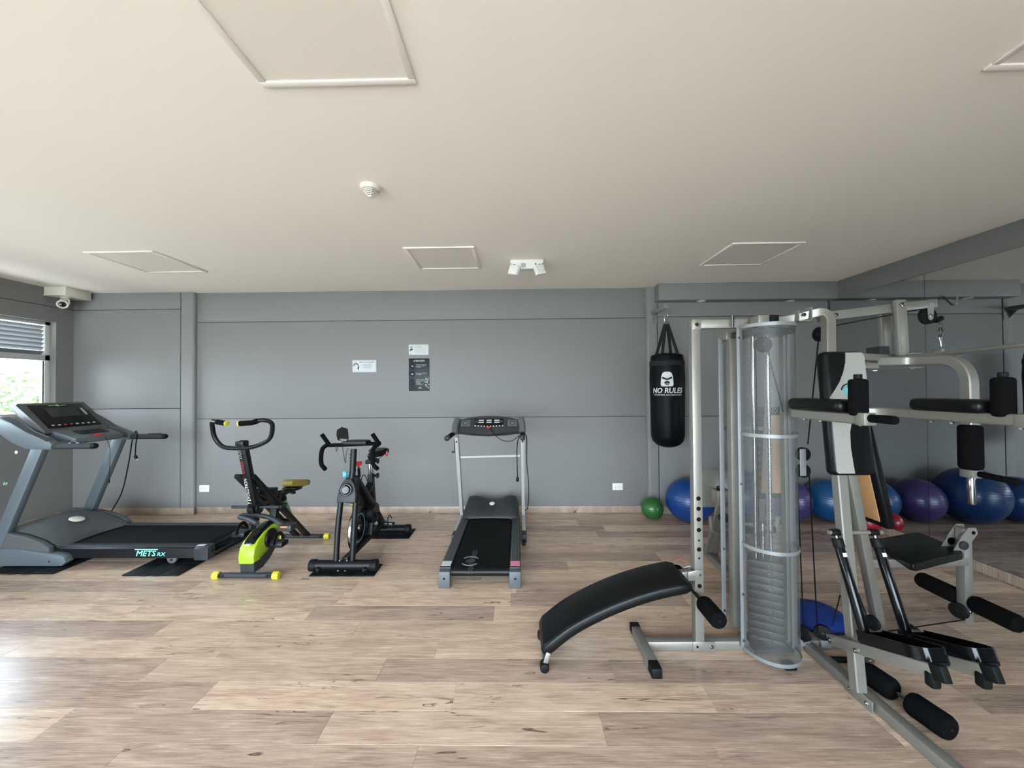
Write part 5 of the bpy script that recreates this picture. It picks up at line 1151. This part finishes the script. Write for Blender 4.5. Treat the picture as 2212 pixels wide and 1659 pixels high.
lp_b = MB().box((1.69, 2.59, 1.06), (.24, .055, .62), .02, Matrix.Rotation(.09, 3, 'X'), 3).build('leg_press_backrest', M['vinyl'], t, sharp=60)
MB().box((1.69, 2.559, 1.055), (.175, .006, .52), .001, Matrix.Rotation(.09, 3, 'X')).build('plywood_back', M['ply'], lp_b)
MB().tube(fillet([(1.405, 2.86, .55), (1.42, 2.88, .43), (1.52, 2.9, .415), (1.8, 2.9, .415), (1.88, 2.88, .43), (1.9, 2.86, .55)], .05), .014, 12).build('leg_press_handle', SV, t)
MB().cyl((1.62, 3.02, .47), (1.65, 3.02, .47), .035, 18, .005).build('carriage_wheel', M['rubber'], t)

# ================================================================ SIT-UP BENCH hooked onto the post
t = thing('sit_up_bench', 'curved black vinyl sit-up bench hooked onto the silver post', 'bench', (.5, 2.19, 0))
y0_, y1_ = 2.055, 2.335
pts = spline([(.115, .165), (.25, .275), (.45, .385), (.68, .455), (.925, .478)], 6) if False else None
ctl = [V((.122, 0, .125)), V((.29, 0, .252)), (V((.50, 0, .357))), V((.71, 0, .430)), V((.912, 0, .473))]
sp_ = spline(ctl, 6); b = MB()
hw, ht, c = (y1_-y0_)/2, .031, .018
rg = [(hw-c, -ht), (hw-.004, -ht+.006), (hw, -ht+c), (hw, ht-c), (hw-.005, ht-.005), (hw-c, ht), (0, ht+.004), (-hw+c, ht), (-hw+.005, ht-.005), (-hw, ht-c), (-hw, -ht+c), (-hw+.004, -ht+.006), (-hw+c, -ht)]
def ring_(tt):
    k = min(1, min(tt, 1-tt)*18+.55); return [(a*(.9+.1*k), bb_*k) for a, bb_ in rg]
b.sweep([p+V((0, (y0_+y1_)/2, -.031)) for p in sp_], ring_, up=(0, 0, 1)); b.build('pad', M['vinyl'], t, sharp=70)
MB().sqtube(spline([(.17, 2.195, .07), (.3, 2.195, .18), (.5, 2.195, .28), (.72, 2.195, .352), (.92, 2.195, .40)], 6), .045, .04, (0, 0, 1)).build('spine', SV, t)
MB().beam((.90, 2.243, .418), (.99, 2.243, .432), .045, .045).build('hook_tube', SV, t)
hk = MB().prism([(.955, .40), (1.01, .408), (1.035, .42), (1.043, .44), (1.035, .462), (1.01, .466), (.955, .452)], (0, 2.2145, 0), (1, 0, 0), (0, 0, 1), .005, .001).build('hook_plate', SV, t)
MB().prism([(.955, .40), (1.01, .408), (1.035, .42), (1.043, .44), (1.035, .462), (1.01, .466), (.955, .452)], (0, 2.276, 0), (1, 0, 0), (0, 0, 1), .005, .001).build('hook_plate', SV, t)
MB().cyl((1.022, 2.205, .437), (1.022, 2.282, .437), .007, 10).build('lock_pin', M['chrome'], t)
MB().tube(spline([V((.985, 2.27, .47)), V((.94, 2.3, .49)), V((.9, 2.29, .478))], 5), .002, 5).build('pin_cord', M['redprint'], t)
fl_ = MB().beam((.15, 2.06, .10), (.128, 2.06, .03), .025, .012, (0, 1, 0)).beam((.15, 2.33, .10), (.128, 2.33, .03), .025, .012, (0, 1, 0)).build('foot_bracket', SV, t)
MB().cyl((.128, 2.075, .0245), (.128, 2.315, .0245), .012, 12).build('foot_bar', SV, t)
for a_, c_ in ((2.04, 2.09), (2.30, 2.35)): MB().cyl((.128, a_, .0245), (.128, c_, .0245), .0245, 14, .005).build('foot_cap', M['rubber'], t)
xr2, zr2 = .995, .335
MB().cyl((xr2-.005, 1.95, zr2), (xr2-.005, 2.42, zr2), .011, 12).build('roller_bar', M['blackmetal'], t) if False else None
rx_ = PY(1540, 1312, 2.02).x; zr = .327
for ya, yb2 in ((1.955, 2.125), (2.36, 2.5)):
    o = MB().cyl((rx_, ya, zr), (rx_, yb2, zr), .044, 24, .016).build('foam_roller', M['foam'], t)
    MB().cyl((rx_, ya-.0006, zr), (rx_, ya+.004, zr), .009, 12).build('roller_bore', M['skin'], o)
MB().cyl((rx_, 2.1, zr), (rx_, 2.4, zr), .011, 12).build('roller_bar', M['blackmetal'], t)
MB().beam((.90, 2.30, .395), (rx_, 2.30, zr), .03, .03).build('roller_arm', M['blackmetal'], t)
# ================================================================ LOOSE THINGS BY THE GYM
p0, p1 = PZ(1872, 1452, .052), PZ(2056, 1578, .052); d = (p1-p0).normalized(); L_ = (p1-p0).length
t = thing('foam_roller_bar', 'chrome bar with two black foam rollers lying on the floor', 'roller bar', ((p0+p1).x/2, (p0+p1).y/2, 0))
MB().cyl(p0-d*.01, p1-d*.01, .010, 14).build('bar', M['chrome'], t)
for a_, c_ in ((-.03, .37), (.555, 1.0)):
    o = MB().cyl(p0+d*L_*a_, p0+d*L_*c_, .0515, 26, .018).build('foam_roller', M['foam'], t)
    MB().cyl(p0+d*L_*c_-d*.003, p0+d*L_*c_+d*.0006, .008, 10).build('roller_bore', M['skin'], o)
p0, p1 = PZ(1786, 1424, .0145), PZ(1886, 1426, .0145)
t = thing('short_bar', 'short black bar with a chrome end lying on the floor under the stepper', 'bar', ((p0+p1).x/2, (p0+p1).y/2, 0))
MB().cyl(p0, p0*.3+p1*.7, .0145, 14, .003).build('grip', M['rubber'], t); MB().cyl(p0*.3+p1*.7, p1, .0125, 14, .003).build('bar_end', M['chrome'], t)
dc = V((PY(1828, 1355, 2.5).x-.175, 2.515, 0)); dk = .8; 
t = thing('balance_disc', 'blue ribbed balance disc lying on the floor behind the weight guard', 'balance disc', dc)
MB().lathe([(0, 0), (.2, 0), (.222, .012), (.225, .025), (.212, .04), (.17, .07), (.1, .093), (.04, .101), (0, .102)] and [(q[0]*.8, q[1]*.95) for q in [(0, 0), (.2, 0), (.222, .012), (.225, .025), (.212, .04), (.17, .07), (.1, .093), (.04, .101), (0, .102)]], dc, seg=48).build('dome', M['blue_rib'], t)
for k in range(16):
    r_ = .222-k*.012; z_ = .03+.072*(1-(r_/.222)**2)**.9
    MB().tube([dc+V((r_*.8*math.cos(a), r_*.8*math.sin(a), z_*.95)) for a in [2*math.pi*j/48 for j in range(48)]], .0032, 5, True).build('rib', M['blue_rib'], t)
